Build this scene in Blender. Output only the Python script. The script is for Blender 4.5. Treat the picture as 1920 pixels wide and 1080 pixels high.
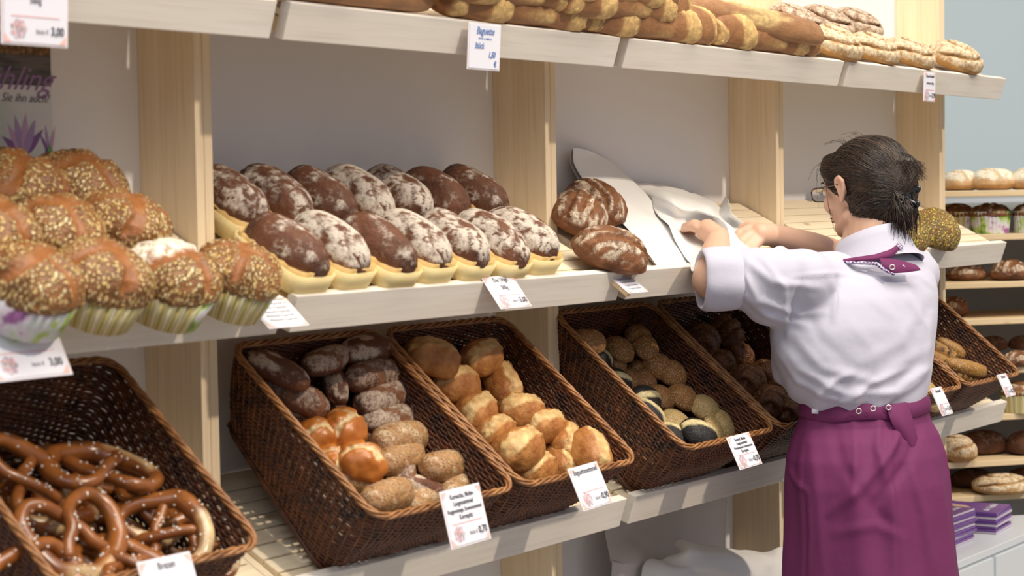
import bpy, math, random
import numpy as np
from mathutils import Vector, Matrix
PI = math.pi
scene = bpy.context.scene
for o in list(bpy.data.objects): bpy.data.objects.remove(o)
COL = scene.collection
EYE = 1.5                                    # camera height above the floor

# ------------------------------------------------------------------ camera
FPX, YAW, PITCH, ROLL, CX, CY = 3509.8, .9334, .0485, -.0163, -1.8607, -1.9285
_F = np.array([math.sin(YAW)*math.cos(PITCH), math.cos(YAW)*math.cos(PITCH), -math.sin(PITCH)])
_R0 = np.array([math.cos(YAW), -math.sin(YAW), 0.]); _U0 = np.cross(_R0, _F)
_R = _R0*math.cos(ROLL) + _U0*math.sin(ROLL); _U = -_R0*math.sin(ROLL) + _U0*math.cos(ROLL)
_C = np.array([CX, CY, EYE])
cd = bpy.data.cameras.new('camera'); cam = bpy.data.objects.new('camera', cd); COL.objects.link(cam)
m = Matrix.Identity(4)
for i in range(3):
    m[i][0] = _R[i]; m[i][1] = _U[i]; m[i][2] = -_F[i]; m[i][3] = _C[i]
cam.matrix_world = m
cd.sensor_width = 36; cd.lens = FPX/1920*36; cd.clip_start = .05; cd.clip_end = 60
cd.dof.use_dof = True; cd.dof.focus_distance = 3.6; cd.dof.aperture_fstop = 6.3
scene.camera = cam

# ------------------------------------------------------------------ light and exposure
scene.view_settings.view_transform = 'Standard'; scene.view_settings.look = 'None'
scene.view_settings.exposure = 0.24; scene.view_settings.gamma = 1; scene.view_settings.use_curve_mapping = False
w = bpy.data.worlds.new('world'); scene.world = w; w.use_nodes = True
_nt = w.node_tree; _tc = _nt.nodes.new('ShaderNodeTexCoord'); _sp = _nt.nodes.new('ShaderNodeSeparateXYZ'); _rp = _nt.nodes.new('ShaderNodeValToRGB')
_nt.links.new(_tc.outputs['Generated'], _sp.inputs[0]); _mm = _nt.nodes.new('ShaderNodeMapRange'); _mm.inputs[1].default_value = -1
_nt.links.new(_sp.outputs[2], _mm.inputs[0]); _nt.links.new(_mm.outputs[0], _rp.inputs[0]); _nt.links.new(_rp.outputs[0], _nt.nodes['Background'].inputs[0])
_e = _rp.color_ramp.elements; _e[0].position = .38; _e[0].color = (.40, .37, .36, 1); _e[1].position = .62; _e[1].color = (.84, .88, 1.0, 1)   # hall: dim below, bright roof
_nt.nodes['Background'].inputs[1].default_value = .36
def lamp(name, typ, loc, target, energy, color, size=None):
    l = bpy.data.lights.new(name, typ); o = bpy.data.objects.new(name, l); COL.objects.link(o)
    o.location = loc; o.rotation_euler = (Vector(target)-Vector(loc)).to_track_quat('-Z', 'Y').to_euler()
    l.energy = energy; l.color = color
    if typ == 'AREA': l.shape = 'RECTANGLE'; l.size, l.size_y = size
    if typ == 'SUN': l.angle = size
    return o
lamp('hall_spot_light', 'SUN', (.4, -4, 5), (.4-.13*4, 0, 5-.88*4), 1.5, (1.0, .85, .68), .035)
lamp('ceiling_light_panel', 'AREA', (.4, -1.25, 4.2), (.8, -.2, 1.2), 128, (1.0, .93, .80), (3.5, 1.6))
lamp('ceiling_light_strip', 'AREA', (-3.2, -2.2, 3.6), (.5, 0, 1.3), 25, (.86, .90, 1.0), (2.0, 2.0))

# ------------------------------------------------------------------ pixel -> place
def ray(x, y): return _F + _R*(x-960)/FPX - _U*(y-540)/FPX
def onY(x, y, Y): d = ray(x, y); return _C + d*((Y-_C[1])/d[1])
def onX(x, y, X): d = ray(x, y); return _C + d*((X-_C[0])/d[0])
def onZ(x, y, Z): d = ray(x, y); return _C + d*((Z-_C[2])/d[2])
def atD(x, y, z): return _C + ray(x, y)*z
class Plane:
    def __init__(s, o, u, v):
        s.o = np.array(o, float); s.u = np.array(u, float); s.v = np.array(v, float)
        s.n = np.cross(s.u, s.v); s.n /= np.linalg.norm(s.n)
    def hit(s, x, y, off=0):
        d = ray(x, y); A = s.o + s.n*off
        return _C + d*(((A-_C)@s.n)/(d@s.n))
    def mat(s): 
        return Matrix(((s.u[0], s.v[0], s.n[0]), (s.u[1], s.v[1], s.n[1]), (s.u[2], s.v[2], s.n[2])))

# ------------------------------------------------------------------ object helpers
def link(name, mesh, mat=None, parent=None, smooth=False, **kw):
    o = bpy.data.objects.new(name, mesh); COL.objects.link(o)
    if mat is not None: mesh.materials.append(mat)
    if parent is not None: o.parent = parent
    if smooth: mesh.polygons.foreach_set('use_smooth', [True]*len(mesh.polygons))
    for k, v in kw.items(): o[k] = v
    return o
def thing(name, label, cat, loc=(0, 0, 0), rot=None, group=None):
    o = bpy.data.objects.new(name, None); COL.objects.link(o); o.empty_display_size = .02
    o.location = loc
    if rot is not None: o.rotation_euler = rot
    return tag(o, label, cat, group)
def tag(o, label, cat, group=None):
    o['label'] = label; o['category'] = cat
    if group: o['group'] = group
    return o
def struct(o): o['kind'] = 'structure'; return o
class MB:
    def __init__(s): s.v = []; s.f = []; s.n = 0
    def add(s, V, F):
        V = np.asarray(V, float).reshape(-1, 3); s.v.append(V); s.f += [tuple(i+s.n for i in q) for q in F]; s.n += len(V); return s
    def box(s, lo, hi):
        x0, y0, z0 = lo; x1, y1, z1 = hi
        return s.add([(x0,y0,z0),(x1,y0,z0),(x1,y1,z0),(x0,y1,z0),(x0,y0,z1),(x1,y0,z1),(x1,y1,z1),(x0,y1,z1)],
                     [(0,3,2,1),(4,5,6,7),(0,1,5,4),(1,2,6,5),(2,3,7,6),(3,0,4,7)])
    def prism(s, poly, x0, x1):               # (y,z) outline swept along x
        n = len(poly); V = [(x0, a, b) for a, b in poly] + [(x1, a, b) for a, b in poly]
        return s.add(V, [(i, (i+1) % n, n+(i+1) % n, n+i) for i in range(n)] + [tuple(range(n))[::-1], tuple(range(n, 2*n))])
    def tube(s, P, r, k=6, closed=False, caps=True):
        P = np.asarray(P, float); n = len(P); r = np.broadcast_to(np.asarray(r, float), (n,))
        T = np.roll(P, -1, 0)-np.roll(P, 1, 0) if closed else np.gradient(P, axis=0)
        T /= np.linalg.norm(T, axis=1)[:, None]+1e-12
        up = np.array([0, 0, 1.]) if abs(T[:, 2]).mean() < .8 else np.array([1., 0, 0])
        A = np.cross(T, up); A /= np.linalg.norm(A, axis=1)[:, None]+1e-9; B = np.cross(T, A)
        a = np.arange(k)*2*PI/k
        V = P[:, None] + r[:, None, None]*(A[:, None]*np.cos(a)[None, :, None]+B[:, None]*np.sin(a)[None, :, None])
        F = []
        for i in range(n if closed else n-1):
            j = (i+1) % n
            for q in range(k): F.append((i*k+q, i*k+(q+1) % k, j*k+(q+1) % k, j*k+q))
        if not closed and caps: F += [tuple(range(k)), tuple(range((n-1)*k, n*k))[::-1]]
        return s.add(V, F)
    def cone(s, p, q, a, b, k=16):            # rounded cone from p (radius a) to q (radius b)
        p = np.array(p, float); q = np.array(q, float); d = q-p; L = np.linalg.norm(d); d = d/(L+1e-9); P = []; R = []
        for t in np.linspace(-1, 0, 5)[:-1]: P.append(p+d*a*t); R.append(a*math.sqrt(max(1e-6, 1-t*t)))
        for t in np.linspace(0, 1, 6): P.append(p+d*L*t); R.append(a+(b-a)*t)
        for t in np.linspace(0, 1, 5)[1:]: P.append(q+d*b*t); R.append(b*math.sqrt(max(1e-6, 1-t*t)))
        return s.tube(P, np.array(R)+1e-4, k)
    def ell(s, c, M, k=20):                   # ellipsoid with axis matrix M (columns scaled)
        th = np.linspace(.02, PI-.02, k); ph = np.arange(k)*2*PI/k
        D = np.stack([np.sin(th)[:, None]*np.cos(ph), np.sin(th)[:, None]*np.sin(ph), np.cos(th)[:, None]*np.ones(k)], -1).reshape(-1, 3)
        F = [(i*k+q, (i+1)*k+q, (i+1)*k+(q+1) % k, i*k+(q+1) % k) for i in range(k-1) for q in range(k)]
        F += [tuple(range(k)), tuple(range((k-1)*k, k*k))[::-1]]
        return s.add(np.array(c)+D@np.array(M).T, F)
    def mesh(s, name='mesh'):
        me = bpy.data.meshes.new(name); me.from_pydata(np.concatenate(s.v).tolist(), [], s.f); me.update(); return me
    def build(s, name, mat, parent=None, smooth=False, **kw): return link(name, s.mesh(name), mat, parent, smooth, **kw)
def bevel(o, wd=.001, seg=2):
    b = o.modifiers.new('bevel', 'BEVEL'); b.width = wd; b.segments = seg; b.limit_method = 'ANGLE'; return o
def copy_tree(o, parent=None):
    c = o.copy(); COL.objects.link(c); c.parent = parent
    for ch in list(o.children): copy_tree(ch, c)
    return c
# gradient-free value noise in numpy
def _h(i, j, k, s):
    n = (i*374761393 + j*668265263 + k*2147483647 + s*1274126177) & 0xffffffff
    n = ((n ^ (n >> 13))*1274126177) & 0xffffffff
    return ((n ^ (n >> 16)) & 0xffff)/65535.
def noise(P, sc=1., seed=0, octv=1):
    P = np.asarray(P, float); out = 0; amp = 1; tot = 0
    for o in range(octv):
        Q = P*sc*2**o + 37.7; I = np.floor(Q).astype(np.int64); f = Q-I; f = f*f*(3-2*f)
        r = 0
        for a in (0, 1):
            for b in (0, 1):
                for c in (0, 1):
                    wt = (f[..., 0] if a else 1-f[..., 0])*(f[..., 1] if b else 1-f[..., 1])*(f[..., 2] if c else 1-f[..., 2])
                    r = r + wt*_h(I[..., 0]+a, I[..., 1]+b, I[..., 2]+c, seed*7+o)
        out = out + amp*(r*2-1); tot += amp; amp *= .5
    return out/tot
def sm(a, b, x): t = np.clip((x-a)/(b-a+1e-12), 0, 1); return t*t*(3-2*t)

# ------------------------------------------------------------------ materials
class NT:
    def __init__(s, name, rough=.5, spec=.5):
        s.m = bpy.data.materials.new(name); s.m.use_nodes = True; s.t = s.m.node_tree; s.b = s.t.nodes['Principled BSDF']
        s.b.inputs['Roughness'].default_value = rough; s.b.inputs['Specular IOR Level'].default_value = spec
        s.tc = s.t.nodes.new('ShaderNodeTexCoord')
    def n(s, typ, **kw):
        x = s.t.nodes.new(typ)
        for k, v in kw.items():
            if k.startswith('i_'): x.inputs[k[2:].replace('_', ' ')].default_value = v
            else: setattr(x, k, v)
        return x
    def l(s, a, b): s.t.links.new(a, b)
    def map(s, scale, src='Object'):
        mp = s.n('ShaderNodeMapping'); s.l(s.tc.outputs[src], mp.inputs[0]); mp.inputs['Scale'].default_value = scale; return mp.outputs[0]
    def noise(s, vec, scale=1, detail=3, rough=.5):
        x = s.n('ShaderNodeTexNoise'); s.l(vec, x.inputs['Vector']); x.inputs['Scale'].default_value = scale
        x.inputs['Detail'].default_value = detail; x.inputs['Roughness'].default_value = rough; return x.outputs['Fac']
    def ramp(s, fac, stops):
        x = s.n('ShaderNodeValToRGB'); s.l(fac, x.inputs[0]); e = x.color_ramp.elements
        while len(e) < len(stops): e.new(.5)
        for i, (p, c) in enumerate(stops):
            e[i].position = p; e[i].color = (*c, 1) if not isinstance(c, (int, float)) else (c, c, c, 1)
        return x.outputs[0]
    def mix(s, fac, a, b, mode='MIX'):
        x = s.n('ShaderNodeMix', data_type='RGBA', blend_type=mode)
        for sock, v in ((x.inputs[0], fac), (x.inputs[6], a), (x.inputs[7], b)):
            if isinstance(v, bpy.types.NodeSocket): s.l(v, sock)
            elif isinstance(v, (int, float)): sock.default_value = v if sock.type == 'VALUE' else (v, v, v, 1)
            else: sock.default_value = (*v, 1)
        return x.outputs[2]
    def math(s, op, a, b=0.):
        x = s.n('ShaderNodeMath', operation=op)
        for i, v in enumerate((a, b)):
            if isinstance(v, bpy.types.NodeSocket): s.l(v, x.inputs[i])
            else: x.inputs[i].default_value = v
        return x.outputs[0]
    def attr(s, name): return s.n('ShaderNodeAttribute', attribute_name=name).outputs['Fac']
    def bump(s, h, dist, strength=.5):
        x = s.n('ShaderNodeBump'); x.inputs['Distance'].default_value = dist; x.inputs['Strength'].default_value = strength
        s.l(h, x.inputs['Height']); 
        if s.b.inputs['Normal'].links: s.l(s.b.inputs['Normal'].links[0].from_socket, x.inputs['Normal'])
        s.l(x.outputs[0], s.b.inputs['Normal'])
    def col(s, c):
        if isinstance(c, bpy.types.NodeSocket): s.l(c, s.b.inputs['Base Color'])
        else: s.b.inputs['Base Color'].default_value = (*c, 1)
        return s.m
def plain(name, c, rough=.5, spec=.5, var=0., vs=60, metal=0.):
    t = NT(name, rough, spec); t.b.inputs['Metallic'].default_value = metal
    if var: return t.col(t.mix(t.noise(t.map((1, 1, 1)), vs, 3), tuple(x*(1-var) for x in c), tuple(min(1, x*(1+var)) for x in c)))
    return t.col(c)
def wood(name, axis, c1, c2, knot=(.30, .15, .06), ks=5.):
    t = NT(name, .62, .3)
    sc = [34, 34, 34]; sc[axis] = 1.6
    g = t.noise(t.map(sc), 1, 5, .6)
    sc2 = [160, 160, 160]; sc2[axis] = 5
    g2 = t.noise(t.map(sc2), 1, 2)
    c = t.mix(t.ramp(g, [(.35, 0.), (.68, 1.)]), c1, c2)
    c = t.mix(t.math('MULTIPLY', t.ramp(g2, [(.5, 0.), (.75, 1.)]), .35), c, tuple(x*.72 for x in c2))
    sk = [9, 9, 9]; sk[axis] = 4.
    v = t.n('ShaderNodeTexVoronoi'); t.l(t.map(sk), v.inputs['Vector']); v.inputs['Scale'].default_value = ks/5
    k = t.ramp(v.outputs['Distance'], [(.055, 1.), (.10, 0.)])
    c = t.mix(t.math('MULTIPLY', k, .8), c, knot)
    t.bump(g2, .0006, .35)
    return t.col(c)
PINE_X = wood('pine along shelf', 0, (.80, .72, .55), (.73, .62, .44))
PINE_Z = wood('pine upright', 2, (.86, .71, .50), (.79, .62, .41), ks=4)
PINE_E = wood('pine slats', 0, (.82, .71, .52), (.76, .63, .44))
PINE_B = wood('planed front board', 0, (.80, .75, .68), (.76, .69, .60))
PINE_R = wood('rear shelf board', 0, (.75, .60, .38), (.70, .52, .30))
def crust(name, c1, c2, score=(.7, .5, .25), flour=(.85, .78, .66), rough=.6, sc=18, bsc=90, bd=.0015, seeds=None, spec=.4, fl_sc=60, coat=0.):
    t = NT(name, rough, spec); o = t.map((1, 1, 1))
    n1 = t.noise(o, sc, 4, .6)
    c = t.mix(t.ramp(n1, [(.3, 0.), (.72, 1.)]), c1, c2)
    sn = t.noise(o, bsc*.9, 3)
    sc_ = t.mix(t.ramp(sn, [(.35, 0.), (.7, 1.)]), tuple(x*.62 for x in score), score)
    c = t.mix(t.math('MINIMUM', t.attr('score'), 1.), c, sc_)
    fn = t.noise(o, fl_sc*1.35, 6, .78); fa = t.attr('flour')
    fm = t.math('MULTIPLY', t.math('MINIMUM', t.math('MULTIPLY', fa, 1.7), 1.), t.ramp(t.math('ADD', fn, t.math('MULTIPLY', t.math('SUBTRACT', fa, .5), .30)), [(.42, 0.), (.62, 1.)]))
    c = t.mix(fm, c, flour)
    t.bump(t.noise(o, bsc, 5, .65), bd, .9)
    t.bump(t.noise(o, bsc*.33, 3, .6), bd*1.6, .55)
    if coat: t.b.inputs['Coat Weight'].default_value = coat; t.b.inputs['Coat Roughness'].default_value = .25
    if seeds:
        ssc, cols, cov, sd = seeds
        v = t.n('ShaderNodeTexVoronoi'); v.inputs['Scale'].default_value = ssc
        mp = t.n('ShaderNodeMapping'); t.l(t.tc.outputs['Object'], mp.inputs[0]); mp.inputs['Scale'].default_value = (1, 1.5, 1); mp.inputs['Rotation'].default_value = (.4, .3, .7)
        wn = t.n('ShaderNodeTexNoise'); t.l(mp.outputs[0], wn.inputs['Vector']); wn.inputs['Scale'].default_value = ssc*.5
        ad = t.n('ShaderNodeVectorMath', operation='ADD'); sc2 = t.n('ShaderNodeVectorMath', operation='SCALE'); sc2.inputs['Scale'].default_value = .6/ssc
        t.l(wn.outputs['Color'], sc2.inputs[0]); t.l(mp.outputs[0], ad.inputs[0]); t.l(sc2.outputs[0], ad.inputs[1])
        t.l(ad.outputs[0], v.inputs['Vector'])
        sx = t.n('ShaderNodeSeparateColor'); t.l(v.outputs['Color'], sx.inputs[0])
        scol = t.ramp(sx.outputs[0], [(i/len(cols), x) for i, x in enumerate(cols)])
        body = t.ramp(v.outputs['Distance'], [(.38, 1.), (.58, 0.)])
        keep = t.ramp(sx.outputs[1], [(1-cov, 0.), (1-cov+.01, 1.)]) if cov < 1 else 1.
        mk = t.math('MULTIPLY', t.math('MULTIPLY', body, keep), t.attr('seed'))
        c = t.mix(mk, c, scol)
        t.bump(mk, sd, 1.)
    return t.col(c)
M_RYE = crust('dark rye crust', (.060, .022, .012), (.19, .070, .032), score=(.20, .075, .03), flour=(.62, .54, .45), rough=.66, sc=14, bsc=110, bd=.0025, fl_sc=52)
M_CASE = crust('oat topped crust', (.15, .055, .016), (.34, .145, .045), score=(.36, .125, .030), rough=.42, bsc=70, bd=.003,
               seeds=(165, [(.68, .50, .22), (.50, .30, .09), (.78, .64, .36), (.38, .21, .06), (.64, .45, .18)], .99, .0035))
M_RUST = crust('rustic crust', (.10, .035, .015), (.28, .11, .04), score=(.26, .10, .03), flour=(.72, .61, .46), rough=.6, bsc=90, bd=.003, fl_sc=50)
M_SEEDY = crust('pumpkin seed crust', (.15, .095, .035), (.25, .16, .05), rough=.5,
                seeds=(190, [(.75, .52, .04), (.22, .10, .04), (.80, .60, .08), (.42, .40, .10), (.34, .07, .03), (.66, .50, .18)], .95, .0022))
M_BAG = crust('baguette crust', (.24, .105, .04), (.42, .20, .08), score=(.88, .58, .23), flour=(.70, .6, .45), rough=.55, bsc=110, bd=.002)
M_LONG = crust('long dark baguette crust', (.23, .11, .05), (.42, .21, .09), score=(.66, .46, .20), flour=(.66, .56, .42), rough=.55, bsc=100, bd=.0015)
M_SWIRL = crust('floury swirl crust', (.32, .17, .06), (.50, .28, .10), score=(.38, .20, .07), flour=(.74, .64, .46), rough=.7, bsc=90, bd=.002, fl_sc=70)
M_SWIRLD = crust('dark floury swirl crust', (.15, .065, .03), (.30, .14, .06), score=(.12, .05, .02), flour=(.60, .50, .38), rough=.7, bsc=90, bd=.002, fl_sc=45)
M_RROLL = crust('rye roll crust', (.065, .022, .011), (.20, .070, .03), score=(.30, .13, .06), flour=(.56, .44, .34), rough=.5, bsc=140, bd=.0018, fl_sc=120)
M_GROLL = crust('seeded roll crust', (.27, .12, .045), (.46, .24, .09), score=(.48, .27, .11), flour=(.66, .52, .35), rough=.5, bsc=140, bd=.002,
                seeds=(330, [(.60, .45, .25), (.5, .3, .12), (.30, .14, .05)], .35, .001))
M_CROLL = crust('crusty white roll crust', (.30, .095, .022), (.62, .30, .09), score=(.86, .60, .26), flour=(.85, .72, .48), rough=.42, sc=30, bsc=80, bd=.003)
M_LAUG = crust('lye roll crust', (.36, .10, .015), (.56, .20, .035), score=(.84, .62, .32), rough=.34, bsc=60, bd=.0012, coat=.15)
M_PRETZ = crust('pretzel crust', (.13, .036, .008), (.34, .115, .024), score=(.74, .52, .27), rough=.25, sc=26, bsc=60, bd=.0006, coat=.5)
M_SES = crust('sesame roll crust', (.30, .115, .03), (.46, .20, .055), score=(.55, .36, .14), rough=.5, bsc=140,
              seeds=(300, [(.62, .37, .16), (.46, .24, .09), (.72, .48, .25)], .97, .0016))
M_SESL = crust('pale sesame roll crust', (.48, .32, .11), (.64, .45, .19), score=(.66, .46, .2), rough=.5, bsc=140,
               seeds=(330, [(.80, .57, .27), (.66, .42, .17), (.84, .65, .38)], .97, .0016))
M_POP = crust('poppy roll crust', (.012, .012, .015), (.05, .04, .035), score=(.78, .64, .34), rough=.5, bsc=120,
              seeds=(420, [(.012, .013, .018), (.03, .03, .035), (.02, .016, .016)], .99, .0006))
M_DGR = crust('dark grain roll crust', (.09, .028, .01), (.25, .09, .03), score=(.16, .05, .02), rough=.4, bsc=110, bd=.003,
              seeds=(240, [(.36, .20, .07), (.07, .03, .015), (.28, .12, .04), (.45, .28, .11)], .6, .0015))
M_STICK = crust('baked stick crust', (.28, .12, .03), (.52, .28, .07), score=(.06, .035, .025), rough=.4, bsc=140, bd=.0015,
                seeds=(360, [(.8, .7, .5), (.65, .45, .2)], .4, .001))
M_PALE = crust('pale floury loaf crust', (.46, .26, .12), (.62, .40, .20), score=(.8, .66, .42), flour=(.80, .73, .58), rough=.7, bsc=70, bd=.002, fl_sc=30)
M_SALT = plain('coarse salt', (.85, .82, .75), .3)
# wicker: dark brown canes of varying tone
def wicker(name, a, b, c):
    t = NT(name, .42, .5); o = t.map((1, 1, 1))
    col = t.mix(t.ramp(t.noise(o, 42, 3, .7), [(.36, 0.), (.66, 1.)]), a, b)
    col = t.mix(t.ramp(t.noise(o, 9, 2), [(.45, 0.), (.75, 1.)]), col, c)
    return t.col(col)
M_WICK = wicker('brown wicker', (.024, .0065, .003), (.17, .048, .011), (.095, .027, .007))
M_RIM = wicker('golden wicker rim', (.20, .075, .022), (.44, .21, .075), (.28, .12, .038))
M_STAKE = wicker('wicker stakes', (.10, .035, .014), (.27, .11, .04), (.18, .07, .028))
M_WALL = plain('white back panel', (.82, .80, .805), .6, .3, .02, 4)
M_BLUEW = plain('pale blue hall wall', (.50, .60, .645), .7, .2, .02, 2)
M_TIN = wood('poplar baking mould', 0, (.80, .66, .34), (.74, .58, .28))
M_LINER = plain('waxed baking paper', (.66, .44, .17), .5, .3, .25, 60)
M_CARD = plain('white card', (.80, .79, .86), .35, .5)
M_CARDEDGE = plain('clear plastic holder', (.83, .78, .82), .2, .6)
M_INK = plain('black print', (.10, .10, .12), .6)
M_GREYINK = plain('grey print', (.35, .35, .38), .6)
M_BLUEINK = plain('blue felt pen', (.12, .22, .48), .6)
M_RED = plain('red print', (.75, .22, .18), .6)
M_PINKC = plain('pink print', (.88, .52, .46), .6)
def emblem_mat():
    t = NT('floral emblem print', .5); o = t.map((1, 1, 1)); v = t.n('ShaderNodeTexVoronoi'); t.l(o, v.inputs[0]); v.inputs['Scale'].default_value = 330
    sx = t.n('ShaderNodeSeparateColor'); t.l(v.outputs['Color'], sx.inputs[0])
    return t.col(t.ramp(sx.outputs[0], [(0, (.18, .22, .40)), (.2, (.75, .35, .33)), (.4, (.75, .74, .78)), (.6, (.35, .38, .52)), (.8, (.80, .55, .50)), (.92, (.30, .30, .32))]))
M_EMB = emblem_mat()
def paper_mat(name, c):
    t = NT(name, .5, .3); t.bump(t.noise(t.map((1, 1, 1)), 14, 4), .004, .25)
    t.b.inputs['Subsurface Weight'].default_value = 0
    return t.col(c)
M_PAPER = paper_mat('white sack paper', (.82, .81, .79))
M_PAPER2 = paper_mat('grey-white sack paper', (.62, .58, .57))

# ------------------------------------------------------------------ the setting
S, PW, DEP = .85, .034, .1156                # bay pitch, upright thickness, upright depth
HT, HM, HL = .2711, -.1312, -.5264           # board tops relative to the eye
E0 = .161                                    # how far the boards stand in front of the uprights
struct(MB().box((-3, -5, -.04), (7, 6, 0)).build('floor', plain('grey hall floor', (.30, .29, .28), .5, .3, .1, 3)))
struct(MB().box((-1.3, DEP, 0), (3*S+PW, DEP+.02, 2.6)).build('wall_back', M_WALL))
for k in range(4):
    t = thing('shelf_upright', ['pine upright left of the dark rye loaves', 'pine upright between rye loaves and white paper sack',
              'pine upright behind the shop assistant\'s outstretched hands', 'pine upright at the right end, beside the pale blue wall'][k],
              'upright', (k*S, 0, 0), group='pine uprights of the bread rack')
    for j in range(2):
        bevel(MB().box((j*PW/2+.0004, 0, 0), ((j+1)*PW/2-.0004, DEP, 2.5)).build('plank', PINE_Z, t), .0012)

TRX = [(-.86, .004), (.030, .853), (.880, 1.703), (1.730, 2.584)]
SL = .52; CA = math.atan(SL); TV = np.array([0, math.cos(CA), math.sin(CA)])
def tray_plane(h): return Plane((0, -E0, EYE+h-.012), (1, 0, 0), TV)
P_TOP, P_MID, P_LOW = tray_plane(HT), tray_plane(HM), tray_plane(HL)
lev = [('top', HT), ('middle', HM), ('lowest', HL)]
what = {('top', 0): 'over the flower poster', ('top', 1): 'over the dark rye loaves', ('top', 2): 'carrying scored and long baguettes', ('top', 3): 'with floury swirl loaves at its right end',
        ('middle', 0): 'full of oat-topped loaves', ('middle', 1): 'holding rye loaves in wooden moulds', ('middle', 2): 'under the white paper sack', ('middle', 3): 'with pumpkin seed loaves behind the assistant',
        ('lowest', 0): 'under the pretzel basket', ('lowest', 1): 'under the rye roll and white roll baskets', ('lowest', 2): 'under sesame and dark grain roll baskets', ('lowest', 3): 'under the baked stick basket'}
for nm, h in lev:
    for b, (x0, x1) in enumerate(TRX):
        t = thing('slatted_shelf', 'pale pine slatted shelf, %s level, %s' % (nm, what[(nm, b)]), 'shelf', (x0, -E0, EYE+h), group='sloping slatted shelves')
        W = x1-x0
        fb = MB().prism([(0, 0), (.017, -.051), (.034, -.0453), (.017, .0057)], 0, W).build('front_board', PINE_B, t); bevel(fb, .0015)
        sl = MB(); o = np.array([0, .019, -.012]); n_ = np.array([-math.sin(CA), math.cos(CA)])
        L = (DEP+E0-.002)/math.cos(CA); d0 = .004
        while d0+.0295 < L-.0165:
            a = (o[1]-.019+.018+d0*math.cos(CA), -.006+d0*math.sin(CA)-.004); w2 = .0295
            bb = (a[0]+w2*math.cos(CA), a[1]+w2*math.sin(CA))
            dn = (math.sin(CA)*.009, -math.cos(CA)*.009)
            inset = .035 if a[0] > E0-.03 else 0
            xa = max(0, b*S-S+PW+.002-x0) if inset else 0.002
            xb = min(W, b*S-.002-x0) if inset else W-.002
            sl.prism([a, (a[0]+dn[0], a[1]+dn[1]), (bb[0]+dn[0], bb[1]+dn[1]), bb], xa, xb); d0 += .0325
        bevel(sl.build('slats', PINE_E, t), .001, 1)
        bk = MB(); c_, s_ = math.cos(CA), math.sin(CA)
        for (ya, yb, xa, xb) in ((.04, E0-.022, -.0125, W+.0125), (E0-.022, E0+DEP-.003, max(0, b*S-S+PW+.002-x0), min(W, b*S-.002-x0))):
            za, zb = (ya-.018)*SL-.010-.010, (yb-.018)*SL-.010-.010
            bk.prism([(ya, za), (yb, zb), (yb, zb-.004), (ya, za-.004)], xa, xb)
        bk.build('light_block_board', PINE_E, t)  # added under the slats so no light leaks through slat and tray gaps
        for xx in (.012, W-.034):
            r = MB(); c_, s_ = math.cos(CA), math.sin(CA)
            ln = (E0-.03)/c_
            p = [(.02, -.025), (.02+ln*c_, -.025+ln*s_), (.02+ln*c_+.022*s_, -.025+ln*s_-.022*c_), (.02+.022*s_, -.025-.022*c_)]
            r.prism(p, xx, xx+.022).build('side_rail', PINE_E, t)

# ------------------------------------------------------------------ cards and lettering
def text_mesh(s, size, font=None, align='CENTER', shear=0., bold=0.):
    c = bpy.data.curves.new('txt', 'FONT'); c.body = s; c.size = size; c.align_x = align; c.align_y = 'CENTER'; c.shear = shear
    c.offset = bold; c.extrude = .00012; c.resolution_u = 3
    o = bpy.data.objects.new('txt', c); COL.objects.link(o); bpy.context.view_layer.update()
    me = bpy.data.meshes.new_from_object(o.evaluated_get(bpy.context.evaluated_depsgraph_get()))
    bpy.data.objects.remove(o); bpy.data.curves.remove(c); me.materials.clear(); return me
def letters(parent, s, x, y, size, mat=M_INK, align='CENTER', shear=0., name='lettering', sx=.8, bold=.0004, z=.0014):
    o = link(name, text_mesh(s, size, align=align, shear=shear, bold=bold), mat, parent); o.location = (x, y, z); o.scale = (sx, 1, 1); return o
def card(label, centre, w, h, tilt, roll=0., lines=(), price=None, yaw=0., name='price_card', hand=False, holder=True, group='price cards', emb=True):
    """upright card facing the shopper; tilt lifts it back like an easel"""
    t = thing(name, label, 'price card', tuple(centre), group=group)
    t.rotation_euler = (Matrix.Rotation(yaw, 3, 'Z')@Matrix.Rotation(PI/2-tilt, 3, 'X')@Matrix.Rotation(roll, 3, 'Z')).to_euler()
    bevel(MB().box((-w/2, -h/2, -.0012), (w/2, h/2, 0)).build('holder', M_CARDEDGE, t), .0006)
    k = .93
    bevel(MB().box((-w/2*k, -h/2*k, .0001), (w/2*k, h/2*k, .0009)).build('card', M_CARD, t), .0002)
    if not hand:
        for sx in (-1, 1):
            for sy in (-1, 1):
                cr = MB().add([(sx*w/2*k, sy*h/2*k, .0011), (sx*(w/2*k-.011), sy*h/2*k, .0011), (sx*w/2*k, sy*(h/2*k-.011), .0011)], [(0, 1, 2)])
                cr.build('corner_print', M_PINKC, t)
    n = len(lines); y0 = h*.36
    for i, (s, sz) in enumerate(lines):
        letters(t, s, 0, y0-i*h*.48/max(n, 2), sz*.92, M_INK, bold=.0001)
    if price:
        MB().box((-w*.36, -h*.10-.0007, .001), (w*.36, -h*.10, .0013)).build('red_line', M_RED, t)
        letters(t, 'Stück €', w*.10, -h*.30, .0075, M_GREYINK, bold=.0001); letters(t, price, w*.33, -h*.29, .014)
    if emb:
        e = MB(); a = np.arange(28)*2*PI/28; r = .0115*(1+.10*np.cos(a*7))
        V = np.stack([-w*.25+r*np.cos(a), -h*.28+r*np.sin(a), a*0+.0012], 1); e.add(np.vstack([V, [[-w*.25, -h*.28, .0012]]]), [(i, (i+1) % 28, 28) for i in range(28)])
        e.build('floral_emblem', M_EMB, t)
    return t
R_ = math.radians
YF = -E0
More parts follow.
